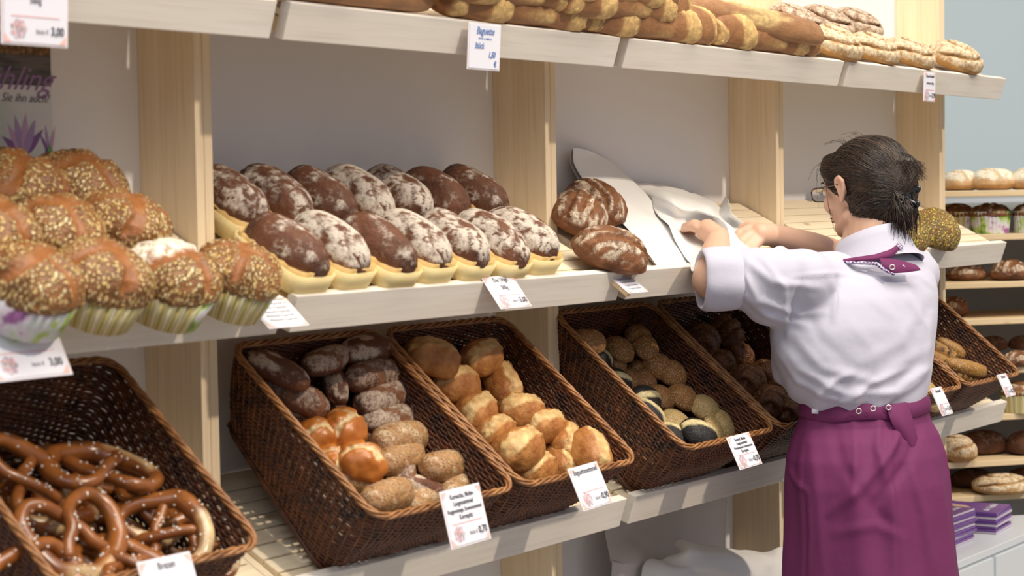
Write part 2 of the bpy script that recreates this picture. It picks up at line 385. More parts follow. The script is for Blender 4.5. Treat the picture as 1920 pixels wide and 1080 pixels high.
card('price card hanging from the top shelf over the flower poster, cut off above', onY(66, 18, YF-.014), .098, .085, R_(-3), lines=[('Sonnenblumenbrot', .012), ('560g', .012)], price='3,00')
t = card('handwritten price card in blue felt pen hanging on the top shelf board', onY(908, 88, YF-.006), .083, .072, R_(-4), hand=True, emb=False)
letters(t, 'Baguette', 0, .024, .016, M_BLUEINK, shear=.3, bold=.0002); letters(t, '~ ~ - ~~ -', 0, .013, .010, M_BLUEINK)
letters(t, 'Stück', -.014, .001, .013, M_BLUEINK, shear=.3, bold=.0002); letters(t, '1,50', .018, -.012, .013, M_BLUEINK, shear=.3); letters(t, '€', .028, -.026, .012, M_BLUEINK)
card('small price card on the top shelf below the floury swirl loaves', onY(1743, 163, YF-.004), .062, .066, R_(-2), lines=[('Simon-Knoller', .010), ('Dinkelbrot 500g', .0078)], price='2,95')
card('large price card on the shelf board below the oat-topped loaves, at the photo\'s left edge', onY(42, 648, YF-.02), .115, .085, R_(28), lines=[('Frühlingsgenuss', .0145), ('560g', .0145)], price='3,00')
t = card('faded card lying tipped on the shelf corner beside the oat-topped loaf', onY(521, 587, YF-.016), .078, .056, R_(50), emb=False)
for i in range(5): letters(t, 'Weizenmehl, Roggenmehl, Hafer'[:26-i], 0, .018-i*.008, .0062, M_GREYINK, bold=0)
card('price card on the board below the dark rye loaves in moulds', onY(950, 547, YF-.014), .082, .062, R_(38), lines=[('Das Urige', .0125), ('500g', .0125)], price='3,00')
t = card('narrow white card on a wooden clip between the rye loaves and the rustic loaf', onY(1180, 533, YF-.012), .062, .048, R_(55), emb=False)
for i in range(4): letters(t, 'Roggenbrot mit Natur'[:20-i], 0, .014-i*.009, .006, M_GREYINK, bold=0)
bevel(MB().box((-.030, -.022, -.010), (-.020, .022, -.0015)).build('wooden_clip', PINE_R, t), .002)
card('price card on the shelf board beside the assistant\'s right shoulder, below the seed loaves', onY(1733, 483, YF-.012), .088, .055, R_(38), lines=[('Kürbiskern', .011), ('500g', .011)], price='3,50')
card('price card with four lines of text on the front of the dark rye roll basket', onY(873, 967, -.295), .093, .083, R_(14), roll=R_(1), lines=[('Kornecke, Mohn-', .0105), ('Laugensemmel', .0105), ('Roggenstange, Sonnensemmel', .0088), ('Kornspitz', .0105)], price='0,70')
card('price card on the front of the crusty white roll basket', onY(1107, 911, -.292), .083, .070, R_(24), roll=R_(2), lines=[('Baguettesemmel', .0135)], price='0,90')
card('price card on the front of the sesame and poppy roll basket', onY(1396, 845, -.290), .082, .062, R_(26), roll=R_(1), lines=[('Semmel, Mohn-', .0085), ('Laugensemmel', .0085), ('Weizensemmel, Sesamsemmel', .0072), ('Kornspitz', .0085)], price='0,70')
card('price card on the front of the basket just right of the magenta apron', onY(1766, 752, -.290), .058, .064, R_(26), lines=[('Sesamel', .011)], price='1,40')
card('price card on the front of the baked stick basket', onY(1887, 722, -.288), .055, .056, R_(26), lines=[('Brezen', .011)], price='0,75')
card('price card at the front rim of the pretzel basket, only its top edge in view', onY(322, 1101, -.292), .085, .075, R_(20), lines=[('Brezen', .0135)], price='0,75')

# ------------------------------------------------------------------ wicker baskets
BA = math.atan(.84); BV = np.array([0, math.cos(BA), math.sin(BA)])
P_RIM = Plane((0, -.268, EYE-.440), (1, 0, 0), BV)      # plane of all the basket rims
BW, BL = .335, .366
def loop(x0, x1, y0, y1, r, z, n):
    """rounded rectangle, n points evenly spaced, counter-clockwise from the front left"""
    P = []
    for cx, cy, a0 in ((x1-r, y0+r, -PI/2), (x1-r, y1-r, 0), (x0+r, y1-r, PI/2), (x0+r, y0+r, PI)):
        for a in np.linspace(a0, a0+PI/2, 9): P.append((cx+r*math.cos(a), cy+r*math.sin(a)))
    P = np.array(P+[P[0]]); d = np.r_[0, np.cumsum(np.hypot(*np.diff(P, axis=0).T))]; s = np.linspace(0, d[-1], n, endpoint=False)
    return np.stack([np.interp(s, d, P[:, 0]), np.interp(s, d, P[:, 1]), np.full(n, z)], 1)
def basket_meshes():
    NS = 88; NP = NS*4; NR = 37
    rim = loop(.006, BW-.006, .006, BL-.006, .03, 0, NP)
    bot = loop(.035, BW-.035, .045, BL-.05, .03, 0, NP)
    bot[:, 2] = -(.150 - (bot[:, 1]-.045)/(BL-.095)*.036)
    def surf(i, t): return rim[i]*(1-t)+bot[i]*t + np.array([0, 0, 0])
    idx = np.arange(NP)
    nrm = rim-np.roll(rim, 2, 0); nrm = np.cross(nrm, [0, 0, 1.]); nrm /= np.linalg.norm(nrm, axis=1)[:, None]
    wv = MB()
    for r in range(NR):
        t = .045+.93*r/(NR-1); ph = PI*(idx/4.)+PI*(r % 2)
        bulge = .006*math.sin(t*PI)
        P = rim*(1-t)+bot*t + nrm*(np.sin(ph)*.0017+bulge)[:, None]
        P[:, 2] += .0006*np.sin(idx*.37+r*2.1)
        wv.tube(P, (.00228)+.0002*math.sin(r*1.7), 5, closed=True)
    st = MB()
    for k in range(NS):
        for sl_ in (9,):
            T = np.linspace(0, 1, 8); P = []
            for t in T:
                j = (k*4+int(round(t*sl_))) % NP; P.append(rim[j]*(1-t)+bot[j]*t+nrm[j]*.006*math.sin(t*PI)+nrm[j]*.0015)
            st.tube(P, .0014, 5)
    rm = MB()
    for q in range(4):
        a = q*PI/2+np.arange(NP)*2*PI/24
        P = rim+nrm*(.0038*np.cos(a))[:, None]; P[:, 2] += .0030*np.sin(a)
        rm.tube(P, .0023, 6, closed=True)
    a = np.arange(NP)*2*PI/28
    bs = MB()
    for q in range(20):                                   # woven base: rods across, stakes along
        v = .05+(BL-.105)*q/19; xs = np.linspace(.037, BW-.037, 60)
        zb = -(.150-(v-.045)/(BL-.095)*.036)
        P = np.stack([xs, xs*0+v, zb+.002*np.sin(np.arange(60)*PI/3+PI*q)], 1); bs.tube(P, .0052, 5)
    for q in range(15):
        u = .05+(BW-.1)*q/14; P = [(u, .047, -.149), (u, BL-.052, -.115)]; bs.tube(P, .003, 5)
    P = bot + nrm*.004; P2 = P.copy(); bs.tube(P2, .004, 6, closed=True)
    return wv.mesh('woven_wall'), st.mesh('stakes'), rm.mesh('rim'), bs.mesh('base')
BM = basket_meshes()
for me, mt in zip(BM, (M_WICK, M_STAKE, M_RIM, M_WICK)): me.materials.append(mt); me.polygons.foreach_set('use_smooth', [True]*len(me.polygons))
def make_basket():
    t = thing('wicker_basket', '', 'basket')
    for nm, me in zip(('woven_wall', 'stakes', 'rim', 'base'), BM): link(nm, me, None, t)
    return t
bk0 = None
for x, lab in ((-.485, 'slanted brown wicker basket full of pretzels'), (.060, 'slanted brown wicker basket of dark rye and lye rolls'), (.399, 'slanted brown wicker basket of crusty white rolls'),
               (.872, 'slanted brown wicker basket of sesame and poppy rolls'), (1.211, 'slanted brown wicker basket of dark grain rolls half hidden by the assistant'),
               (1.737, 'slanted wicker basket just right of the assistant\'s apron, mostly hidden'), (2.076, 'slanted brown wicker basket of baked sticks at the far right')):
    b = copy_tree(bk0) if bk0 else make_basket()
    bk0 = bk0 or b; b['label'] = lab; b['group'] = 'wicker baskets on the lowest shelf'
    b.location = (x, -.268, EYE-.440); b.rotation_euler = (BA, 0, 0)

# ------------------------------------------------------------------ bread meshes
def bread_mesh(L, W, H, seed=0, nu=56, nv=56, ex=.75, flat=.30, lump=.05, fn=None, detail=.0):
    th = np.linspace(0, PI, nu)[1:-1]; ph = np.arange(nv)*2*PI/nv
    c, s = np.cos(th)[:, None], np.sin(th)[:, None]
    sp = lambda x, e: np.sign(x)*np.abs(x)**e
    X = sp(c, ex)*np.ones((1, nv)); Y = sp(s, ex)*np.cos(ph); Z = sp(s, ex)*np.sin(ph)
    P = np.stack([X, Y, Z], -1).reshape(-1, 3); P = np.vstack([P, [[1, 0, 0], [-1, 0, 0]]])
    D = P.copy(); at = dict(score=np.zeros(len(P)), flour=np.zeros(len(P)), seed=np.ones(len(P)))
    r = 1+lump*noise(P, 1.6, seed, 2)+lump*.35*noise(P, 5, seed+3, 2)
    P = P*r[:, None]
    if fn: P = fn(P, D, at)
    P = P*np.array([L/2, W/2, 1.]); z = P[:, 2]
    P[:, 2] = np.where(z > 0, z*H*(1-flat), z*H*flat)
    P[:, 2] = np.maximum(P[:, 2], -H*flat*.85)+H*flat*.85
    n = nu-2; F = [(i*nv+q, i*nv+(q+1) % nv, (i+1)*nv+(q+1) % nv, (i+1)*nv+q) for i in range(n-1) for q in range(nv)]
    a, b = n*nv, n*nv+1
    F += [(a, (q+1) % nv, q) for q in range(nv)] + [(b, (n-1)*nv+q, (n-1)*nv+(q+1) % nv) for q in range(nv)]
    me = bpy.data.meshes.new('bread'); me.from_pydata(P.tolist(), [], F); me.update()
    me.polygons.foreach_set('use_smooth', [True]*len(F))
    for k, v in at.items(): A = me.attributes.new(k, 'FLOAT', 'POINT'); A.data.foreach_set('value', v.astype(np.float32))
    return me
def f_rye(fl, sd):
    def fn(P, D, at):
        n = noise(D, 2.2, sd, 3); rid = np.abs(noise(D, 3.2, sd+5, 2))
        at['flour'][:] = sm(-.45, .45, n+.7*fl-.25)*sm(-.1, .4, D[:, 2])*min(1, .5+fl*.6)
        crack = 1-sm(.01, .11, rid); at['score'][:] = crack*.55
        at['flour'] *= 1-crack*.8
        return P*(1-.025*crack*sm(0, .5, D[:, 2]))[:, None]
    return fn
def f_cuts(n, sk, w=.30, depth=.05, fl=0., side=.0, noisev=.2):
    """n diagonal cuts across the top; the cut shows torn flesh"""
    def fn(P, D, at):
        u = (D[:, 0]*.5+.5)*n + D[:, 1]*sk + noisev*noise(D, 3, 5, 2)
        f = np.abs(u-np.floor(u)-.5)*2
        top = sm(.0, .45, D[:, 2]+side*D[:, 1]); ends = 1-sm(.8, .97, np.abs(D[:, 0]))
        m = (1-sm(w, w+.16, f))*top*ends; lip = np.exp(-((f-w-.14)/.10)**2)*top*ends
        at['score'][:] = m; at['flour'][:] = fl*sm(-.1, .5, D[:, 2])*(1-m); at['seed'][:] = 1-m*.9
        g = noise(D, 9, 8, 2)
        return P*(1+lip*depth-m*(depth*.5)+m*g*.05)[:, None]
    return fn
def f_burst(sd, w=.35, fl=.3):
    def fn(P, D, at):
        y = D[:, 1]+.25*noise(D, 1.4, sd, 2)+.12*noise(D, 5, sd+1)
        top = sm(.05, .4, D[:, 2]); m = (1-sm(w, w+.12, np.abs(y)))*top; ln = np.exp(-((np.abs(y)-w-.05)/.06)**2)*top
        at['score'][:] = m*(.75+.5*noise(D, 6, sd+2)); at['flour'][:] = fl*sm(0, .5, D[:, 2])*(1-m)
        pol = 1-sm(.6, .9, np.abs(D[:, 0])); return P*(1+(.07*ln+m*.05*noise(D, 3, sd+4, 2))*pol)[:, None]
    return fn
def f_swirl(sd, turns=2.2, fl=.62):
    def fn(P, D, at):
        rr = np.hypot(D[:, 0]*.92, D[:, 1]); a = np.arctan2(D[:, 1], D[:, 0])
        u = rr*turns+a/(2*PI)+.10*noise(D, 2.5, sd, 2); f = np.abs(u-np.floor(u)-.5)*2
        top = sm(.1, .4, D[:, 2]); g = (1-sm(0, .22, f))*top
        at['score'][:] = g*.9; at['flour'][:] = fl*sm(-.35, .3, D[:, 2])*(1-g)
        return P*(1-.13*g+.05*(1-g)*top)[:, None]
    return fn
def f_case(sd):
    def fn(P, D, at):
        a = noise(D, 1.4, sd, 2)*.3
        y, x = D[:, 1]+a, D[:, 0]-a*.6
        k = (1-sm(.10, .24, np.abs(y)))*sm(.1, .5, D[:, 2]); k2 = (1-sm(.07, .2, np.abs(x)))*sm(.1, .5, D[:, 2])
        m = np.maximum(k, k2); lip = np.exp(-((np.minimum(np.abs(x), np.abs(y))-.24)/.10)**2)*sm(.1, .5, D[:, 2])
        at['score'][:] = m*.8; at['seed'][:] = sm(-.12, .12, noise(D, 1.6, sd+9, 2)+.5-m*1.1)
        return P*(1-.07*m+.07*lip+.03*noise(D, 7, sd, 2))[:, None]
    return fn
def f_rust(sd):
    def fn(P, D, at):
        y = D[:, 1]*1.15+.12*noise(D, 2.5, sd, 2)+.12*D[:, 0]; m = 0; fl = 0; top = sm(.0, .35, D[:, 2]); en = 1-sm(.72, .92, np.abs(D[:, 0]))
        for c0, w_ in ((-.52, .07), (0., .09), (.5, .07)):
            m = np.maximum(m, (1-sm(w_, w_+.07, np.abs(y-c0))))
        m = m*top*en
        at['score'][:] = m; at['flour'][:] = .62*sm(.0, .3, D[:, 2])*(1-m)*sm(-.4, .3, noise(D*np.array([.5, 2.5, 1]), 3, sd+3, 2)+.1)
        return P*(1-.12*m+.03*noise(D, 6, sd, 2))[:, None]
    return fn
def f_seedy(sd):
    def fn(P, D, at):
        at['seed'][:] = 1; return P*(1+.03*noise(D, 11, sd, 2))[:, None]
    return fn
def f_band(sd):                                          # poppy roll with a bare torn band
    def fn(P, D, at):
        y = D[:, 1]+.1*noise(D, 2, sd, 2); m = (1-sm(.20, .26, np.abs(y-.05)))*sm(.0, .3, D[:, 2])
        at['score'][:] = m; at['seed'][:] = 1-sm(.0, .6, m); return P*(1+.04*m)[:, None]
    return fn
def f_double(sd):                                        # two lobes side by side
    def fn(P, D, at):
        g = np.exp(-(D[:, 0]/.13)**2); at['seed'][:] = 1; at['score'][:] = g*.3
        return P*np.stack([1-0*g, 1-.16*g, 1-.14*g], 1)
    return fn
def f_twist(sd, n=3):
    def fn(P, D, at):
        u = D[:, 0]*n*.5+D[:, 1]*.55; f = np.abs(u-np.floor(u)-.5)*2; g = (1-sm(0, .45, f))*sm(-.2, .3, D[:, 2])
        at['score'][:] = g*.6; at['seed'][:] = sm(-.3, .3, noise(D, 2.4, sd, 2)+.1)
        return P*(1-.16*g+.04*noise(D, 6, sd, 2))[:, None]
    return fn
def f_laug(sd):
    def fn(P, D, at):
        a = .45*noise(D, 1.5, sd, 2); m = np.maximum(1-sm(.13, .20, np.abs(D[:, 1]+a)), (1-sm(.05, .12, np.abs(D[:, 0]+a*.8-.1)))*(D[:, 1] > a))*sm(.15, .45, D[:, 2])
        at['score'][:] = m; return P*(1-.10*m+.07*noise(D, 3, sd, 1))[:, None]
    return fn
def f_bag(n, sd):                                        # scored baguette: smooth waist, rough yellow ears
    def fn(P, D, at):
        u = (D[:, 0]*.5+.5)*n; q = u+D[:, 1]*.42+.06*noise(D*np.array([6, 1, 1]), 1.5, sd, 2); f = q-np.floor(q)
        top = sm(-.75, -.1, D[:, 2]-.35*D[:, 1]); en = 1-sm(.94, .99, np.abs(D[:, 0]))
        m = sm(.40, .48, f)*(1-sm(.94, 1.0, f))*top*en; g = noise(D*np.array([n*1.8, 1.4, 1.4]), 5, sd+3, 3)
        at['score'][:] = m*np.clip(.85+.5*g, 0, 1); rad = 1+(-.10+.20*sm(.0, .62, f)-.13*sm(.84, 1., f))*(top*.75+.25)
        return P*np.stack([np.ones(len(P)), rad+m*g*.06, rad+m*g*.06], 1)
    return fn
def f_plainx(sd, fl=.3, sc=0.):
    def fn(P, D, at):
        at['flour'][:] = fl*sm(-.1, .5, D[:, 2])*sm(-.4, .4, noise(D, 2.5, sd, 2)); at['score'][:] = sc*sm(.2, .7, D[:, 2]); return P
    return fn

ADDED = []
def put(me, mat, plane, px, py, H, ang, off, scale, name, label, cat, group, tilt=(0, 0), parent=None, loc=None):
    """stand a bread on (or off metres above) a sloping plane"""
    if not me.materials: me.materials.append(mat)
    o = bpy.data.objects.new(name, me); COL.objects.link(o)
    hz = H*(scale[2] if isinstance(scale, tuple) else scale)*.5
    p = np.array(loc) if loc is not None else plane.hit(px, py, off+hz)-plane.n*hz
    o.location = p
    o.rotation_euler = (plane.mat()@Matrix.Rotation(R_(ang), 3, 'Z')@Matrix.Rotation(R_(tilt[0]), 3, 'X')@Matrix.Rotation(R_(tilt[1]), 3, 'Y')).to_euler()
    s = scale if isinstance(scale, tuple) else (scale,)*3
    o.scale = s
    tag(o, label, cat, group); ADDED.append(o); return o
ORD = ['first', 'second', 'third', 'fourth', 'fifth', 'sixth', 'seventh', 'eighth', 'ninth', 'tenth']

# --- dark rye loaves in poplar moulds
def mould_mesh(L, W, H, t=.0022):
    o_b = loop(.004, W-.004, .004, L-.004, .016, 0, 40); o_t = loop(0, W, 0, L, .018, H, 40)
    i_b = loop(.004+t, W-.004-t, .004+t, L-.004-t, .014, .002, 40); i_t = loop(t, W-t, t, L-t, .016, H, 40)
    V = np.vstack([o_b, o_t, i_t, i_b]); F = []
    for k in range(3):
        for i in range(40): j = (i+1) % 40; F.append((k*40+i, k*40+j, (k+1)*40+j, (k+1)*40+i))
    F += [tuple(range(40))[::-1], tuple(range(120, 160))]
    V[:, 0] -= W/2; return MB().add(V, F)
T_L, T_W, T_H = .146, .0865, .030
mould = mould_mesh(T_L, T_W, T_H).mesh('mould')
liner = mould_mesh(T_L-.006, T_W-.006, T_H+.004, .0008).mesh('liner')
for v in liner.vertices: v.co.y += .0025; v.co.z += .0024+ .0014*math.sin(v.co.x*400+v.co.y*300)*(v.co.z > .02)
ryes = [bread_mesh(.150, .088, .074, s, 72, 64, .78, .34, .05, f_rye(fl, s)) for s, fl in ((11, .5), (12, .35), (13, .7), (14, .8), (15, .22), (16, .6))]
front = [(.066, 1, 'streaked with flour over a split top'), (.160, 3, 'thickly floured'), (.254, 4, 'smooth and almost bare of flour'), (.348, 3, 'floured in large patches'), (.442, 5, 'narrow and floured at its crest'), (.536, 2, 'evenly floured grey'), (.630, 2, 'floured and tallest to the right')]
back = [(.088, 0, 'blotched with flour'), (.182, 0, 'lightly dusted'), (.277, 1, 'dusted toward its far side'), (.372, 3, 'white with cracked flour'), (.467, 5, 'floured at its near end'), (.562, 4, 'dark and bare of flour'), (.672, 1, 'darkest and roundest')]
for ri, (row, y0) in enumerate(((front, .008), (back, .158))):
    rn = ('front', 'rear')[ri]
    for k, (x, v, d) in enumerate(row):
        base = P_MID.o+P_MID.u*x+P_MID.v*(y0+.004*math.sin(k*2.3))+P_MID.n*.0065
        rot = (P_MID.mat()@Matrix.Rotation(R_([0, 2, -1, 1, -2, 1, 0][k]), 3, 'Z')).to_euler()
        t = thing('baking_mould', 'pale wooden baking mould, %s from the left in the %s row, under a rye loaf' % (ORD[k], rn), 'baking mould', tuple(base), rot, 'wooden moulds under the rye loaves')
        link('mould', mould, None if mould.materials else M_TIN, t, True)
        link('liner', liner, None if liner.materials else M_LINER, t, True)
        put(ryes[v], M_RYE, P_MID, 0, 0, .074, 90+[0, 180, 0, 180, 0, 180, 0][k]+random.Random(k+ri*9).uniform(-3, 3), 0, (.96, .90, .92+.05*ri), 'rye_loaf',
            'dark rye loaf, %s from left in %s row, %s' % (ORD[k], rn, d), 'bread', 'dark rye loaves in wooden moulds',
            loc=base+P_MID.v*T_L/2+P_MID.n*.0125)

# --- oat topped loaves in printed paper cases
def case_mesh(r0, r1, h, n=96):
    a = np.arange(n)*2*PI/n; V = []; F = []
    for (z, r, am) in ((0, r0, .0), (.0, r0, .0006), (h, r1, .0014), (h, r1-.0008, .0014), (.001, r0-.001, .0006)):
        rr = r+am*np.cos(a*32); V.append(np.stack([rr*np.cos(a), rr*np.sin(a), a*0+z], 1))
    V = np.vstack(V)
    for k in range(1, 4):
        for i in range(n): j = (i+1) % n; F.append((k*n+i, k*n+j, (k+1)*n+j, (k+1)*n+i))
    F += [tuple(range(n, 2*n))[::-1], tuple(range(4*n, 5*n))]
    return MB().add(V, F).mesh('paper_case')
def case_mat(sd, green):
    t = NT('printed paper case %d' % sd, .45); o = t.map((1, 1, 1))
    sep = t.n('ShaderNodeSeparateXYZ'); t.l(t.tc.outputs['Object'], sep.inputs[0]); an = t.math('ARCTAN2', sep.outputs[1], sep.outputs[0])
    st = t.math('SINE', t.math('MULTIPLY', an, 21.)); stripe = t.ramp(t.math('ADD', t.math('MULTIPLY', st, .5), .5), [(0, (.42, .30, .08)), (.25, (.66, .58, .25)), (.55, (.60, .62, .35)), (.72, (.30, .14, .06)), (.85, (.74, .66, .40))])
    n = t.noise(o, 28, 2); flo = t.ramp(n, [(.36, (.10, .22, .04)), (.46, (.42, .55, .12)), (.52, (.62, .66, .62)), (.62, (.70, .62, .68)), (.70, (.32, .12, .30))])
    n2 = t.math('ADD', t.math('MULTIPLY', t.math('SINE', t.math('ADD', an, sd*1.3)), .5), .5)
    return t.col(t.mix(t.ramp(n2, [(.48, 0.), (.56, 1.)]), stripe, flo))
cases = [(case_mesh(.049, .060, .047), case_mat(s, s % 2)) for s in range(4)]
def f_case_floury(sd):
    g = f_case(sd)
    def fn(P, D, at):
        Q = g(P, D, at); at['flour'][:] = .95*sm(.05, .5, D[:, 1]*.8+D[:, 2]*.35+.25*noise(D, 2, sd, 2)); at['seed'] *= 1-.7*at['flour']; return Q
    return fn
caseb = [bread_mesh(.124, .124, .063, s, 64, 64, .85, .30, .05, f_case(s)) for s in (21, 22, 23)]+[bread_mesh(.124, .124, .063, 24, 64, 64, .85, .30, .05, f_case_floury(24))]
for k, (px, py, v, dz, lab) in enumerate([(62, 520, 0, 0, 'front row, at the left edge of the photo above the big price card'), (196, 512, 1, 0, 'front row, between the edge loaf and the floured one'), (326, 512, 3, 0, 'front row, with white flour on its crest'),
        (450, 503, 0, 0, 'alone at the shelf end next to the wooden moulds'), (-18, 432, 1, .012, 'middle row, cut by the photo\'s left edge'), (107, 428, 2, .012, 'middle row, with a wide dark split'), (236, 420, 1, .012, 'middle row, rightmost against the upright'),
        (35, 352, 0, .022, 'back row left, under the printed flower'), (148, 352, 1, .022, 'back row right, tallest, right of the poster')]):
    H = .075; base = P_MID.hit(px, py, .066)-P_MID.n*.066+P_MID.n*.006
    back = k > 3
    sc = (1.0 if k != 3 else .94)*(1.06 if k > 6 else 1)
    rot = (P_MID.mat()@Matrix.Rotation(k*1.1+.3, 3, 'Z')@Matrix.Rotation(R_(-6), 3, 'X')).to_euler()
    cm, mt = cases[k % 4]
    if not cm.materials: cm.materials.append(mt)
    c = link('paper_case', cm, None, None, True); c.location = base; c.rotation_euler = (P_MID.mat()@Matrix.Rotation([2.2, .4, 1.0, 2.6, 1, 2, 3, 4, 5][k], 3, 'Z')).to_euler(); c.scale = (sc, sc, 1)
    tag(c, 'paper case of oat loaf, %s' % lab.replace('tallest, ', '').replace('of the photo ', ''), 'paper case', 'printed paper cases')
    put(caseb[v], M_CASE, P_MID, 0, 0, H, k*67+20 if v < 3 else 10, 0, sc, 'oat_loaf', 'oat-topped loaf, %s' % lab, 'bread', 'oat-topped loaves', loc=base+P_MID.n*(.034+dz*.3), tilt=(0, 0))

# --- rustic, pumpkin seed loaves
rus = [bread_mesh(.165, .125, .085, s, 80, 72, .88, .32, .05, f_rust(s)) for s in (31, 32)]
put(rus[0], M_RUST, P_MID, 1150, 462, .085, -28, .006, .86, 'rustic_loaf', 'scored rustic loaf lying in front, against the lower end of the paper sack', 'bread', 'rustic scored loaves')
put(rus[1], M_RUST, P_MID, 1090, 393, .085, 35, .006, .86, 'rustic_loaf', 'scored rustic loaf behind, pressed against the pine upright', 'bread', 'rustic scored loaves')
put(rus[0], M_RUST, P_MID, 1122, 372, .085, 80, .006, .80, 'rustic_loaf', 'scored rustic loaf almost hidden under the paper sack', 'bread', 'rustic scored loaves')
sd_ = [bread_mesh(.125, .115, .088, s, 56, 56, .9, .3, .04, f_seedy(s)) for s in (41, 42)]
put(sd_[0], M_SEEDY, P_MID, 1706, 434, .088, 20, .006, .86, 'seed_loaf', 'round loaf crusted in pumpkin seeds, nearer the assistant\'s hair clip', 'bread', 'pumpkin seed loaves')
put(sd_[1], M_SEEDY, P_MID, 1757, 424, .088, 60, .006, 1.0, 'seed_loaf', 'round loaf crusted in pumpkin seeds, right of its twin', 'bread', 'pumpkin seed loaves')

# --- top shelf: baguettes and swirls
def topb(me, mat, px, py, H, ang, sc, name, label, group, lift=0., tilt=(0, 0)):
    o = put(me, mat, P_TOP, px, py, H, ang, .004+lift, sc, name, label, 'bread', group, tilt)
    v = (np.array(o.location)-P_TOP.o)@P_TOP.v; need = {'scored_baguette': .046, 'long_baguette': .050}.get(name, .060)
    if v < need: o.location += Vector(P_TOP.v*(need-v))
    return o
bag = [bread_mesh(.43, .080, .070, s, 190, 56, .35, .35, .03, f_bag(4, s)) for s in (51, 52, 53)]
lb = bread_mesh(.40, .078, .064, 57, 110, 36, .45, .35, .03, f_cuts(1, .0, .25, .04, .15))
GB = 'baguettes on the top shelf'
topb(lb, M_LONG, 700, 12, .064, 0, (1.15, 1, 1), 'long_baguette', 'smooth brown baguette lying along the top shelf board, leftmost', GB)
topb(bag[0], M_BAG, 1007, 24, .062, 0, (1.0, 1, 1), 'scored_baguette', 'scored baguette at the front of the top shelf, above the handwritten card', GB)
topb(bag[1], M_BAG, 1264, 66, .062, 0, (1.0, 1, 1), 'scored_baguette', 'scored baguette at the front of the top shelf, right of the gap between boards', GB)
topb(bag[2], M_BAG, 1470, 86, .062, 0, (1.0, 1, 1), 'scored_baguette', 'scored baguette at the front of the top shelf, touching the floury swirl loaves', GB)
topb(bag[2], M_BAG, 1222, 30, .062, 4, (1.0, 1, 1), 'scored_baguette', 'scored baguette in the second layer, behind the front row over the board gap', GB, .030)
topb(bag[0], M_BAG, 1000, -6, .062, 2, (1.0, 1, 1), 'scored_baguette', 'scored baguette in the second layer above the handwritten card', GB, .030)
topb(bag[1], M_BAG, 1210, 6, .062, 3, (1.0, 1, 1), 'scored_baguette', 'scored baguette in the topmost layer of the pile, at the photo\'s top edge', GB, .055)
topb(bag[0], M_BAG, 780, -22, .062, 2, (1.0, 1, 1), 'scored_baguette', 'scored baguette peeking over the smooth brown one', GB, .030)
topb(lb, M_LONG, 1400, 34, .064, -8, (1.25, .82, .85), 'long_baguette', 'long ridged brown baguette slanting across the top shelf toward the swirl loaves', GB, .030)
topb(lb, M_LONG, 420, -34, .064, 0, (1.0, 1, 1), 'long_baguette', 'brown loaf glimpsed in the gap between the two left top boards', GB)
sw = [bread_mesh(.135, .115, .062, s, 72, 72, .9, .32, .03, f_swirl(s, 2.1)) for s in (61, 62, 63)]
GS = 'swirl loaves on the top shelf'
for px, py, v, an, sc, mt, lab in ((1588, 88, 0, -30, 1.0, 0, 'pale floury swirl loaf in the front row, leftmost beside the last baguette'), (1660, 98, 1, -30, .92, 0, 'pale floury swirl loaf in the front row, second'),
        (1722, 103, 2, -30, .92, 0, 'pale floury swirl loaf in the front row, third'), (1817, 115, 1, -20, 1.05, 0, 'pale floury swirl loaf alone at the top shelf\'s right end'),
        (1495, 38, 0, -60, .95, 1, 'brown swirl loaf in the rear row, leftmost, beside the upright'), (1552, 38, 2, -60, .95, 1, 'brown swirl loaf in the rear row, middle'), (1610, 42, 1, -60, .92, 1, 'brown swirl loaf in the rear row, rightmost')):
    me = sw[v] if not mt else None
    if mt:
        me = bpy.data.meshes.get('brownswirl%d' % v)
        if not me: me = sw[v].copy(); me.name = 'brownswirl%d' % v; me.materials.clear()
    topb(me, (M_SWIRL, M_SWIRLD)[mt], px, py, .062, an, sc, 'swirl_loaf', lab, GS, 0 if not mt else .012)

# --- rolls in the baskets (surface height d is below the rim plane)
def roll(me, mat, px, py, H, ang, d, sc, name, label, group, tilt=(0, 0)):
    if px:
        while d > .035 and (P_RIM.hit(px, py, -d+H*.5)-P_RIM.o)@P_RIM.v > BL-.062-(d-.03)*.25: d -= .004
    return put(me, mat, P_RIM, px, py, H, ang, -d, sc, name, label, 'bread roll', group, tilt)
rr = [bread_mesh(.124, .053, .047, s, 56, 44, .75, .36, .05, f) for s, f in ((71, f_cuts(1.5, .5, .16, .05, .7)), (72, f_plainx(72, .9)), (73, f_cuts(2, .4, .12, .04, .5)))]
GA = 'rolls in the dark rye roll basket'
for k, (px, py, an, d, sc, v, lab) in enumerate([
    (692, 652, 0, .035, 1.0, 1, 'topmost of the basket, dull floured back'), (521, 689, -45, .075, .85, 1, 'against the left wall, farthest back'), (701, 700, 3, .040, 1.02, 2, 'reddish and smooth, second from the back on the right'),
    (613, 672, 10, .075, .85, 0, 'in the shadow at the back, middle'), (553, 737, -45, .075, .95, 2, 'long one by the left wall'), (721, 741, 8, .040, 1.05, 0, 'floured with a deep split, third from the back on the right'),
    (629, 714, 60, .070, .75, 1, 'short dark one in the back middle'), (636, 758, 40, .075, .75, 2, 'half hidden left of the split floured one'), (566, 774, -50, .065, .85, 1, 'reddish, by the left wall behind a lye roll'),
    (733, 782, -5, .055, 1.0, 0, 'grey and floured, right of the rear lye roll'), (824, 832, 55, .050, .72, 1, 'small, against the right wall'),
    (763, 884, 55, .060, .65, 2, 'small, front middle, tilted'), (791, 912, -30, .065, .75, 1, 'dark and low, near the front rim')]):
    roll(rr[v], M_RROLL, px, py, .048, an, d+.03, sc, 'rye_roll', 'dark rye roll, %s' % lab, GA)
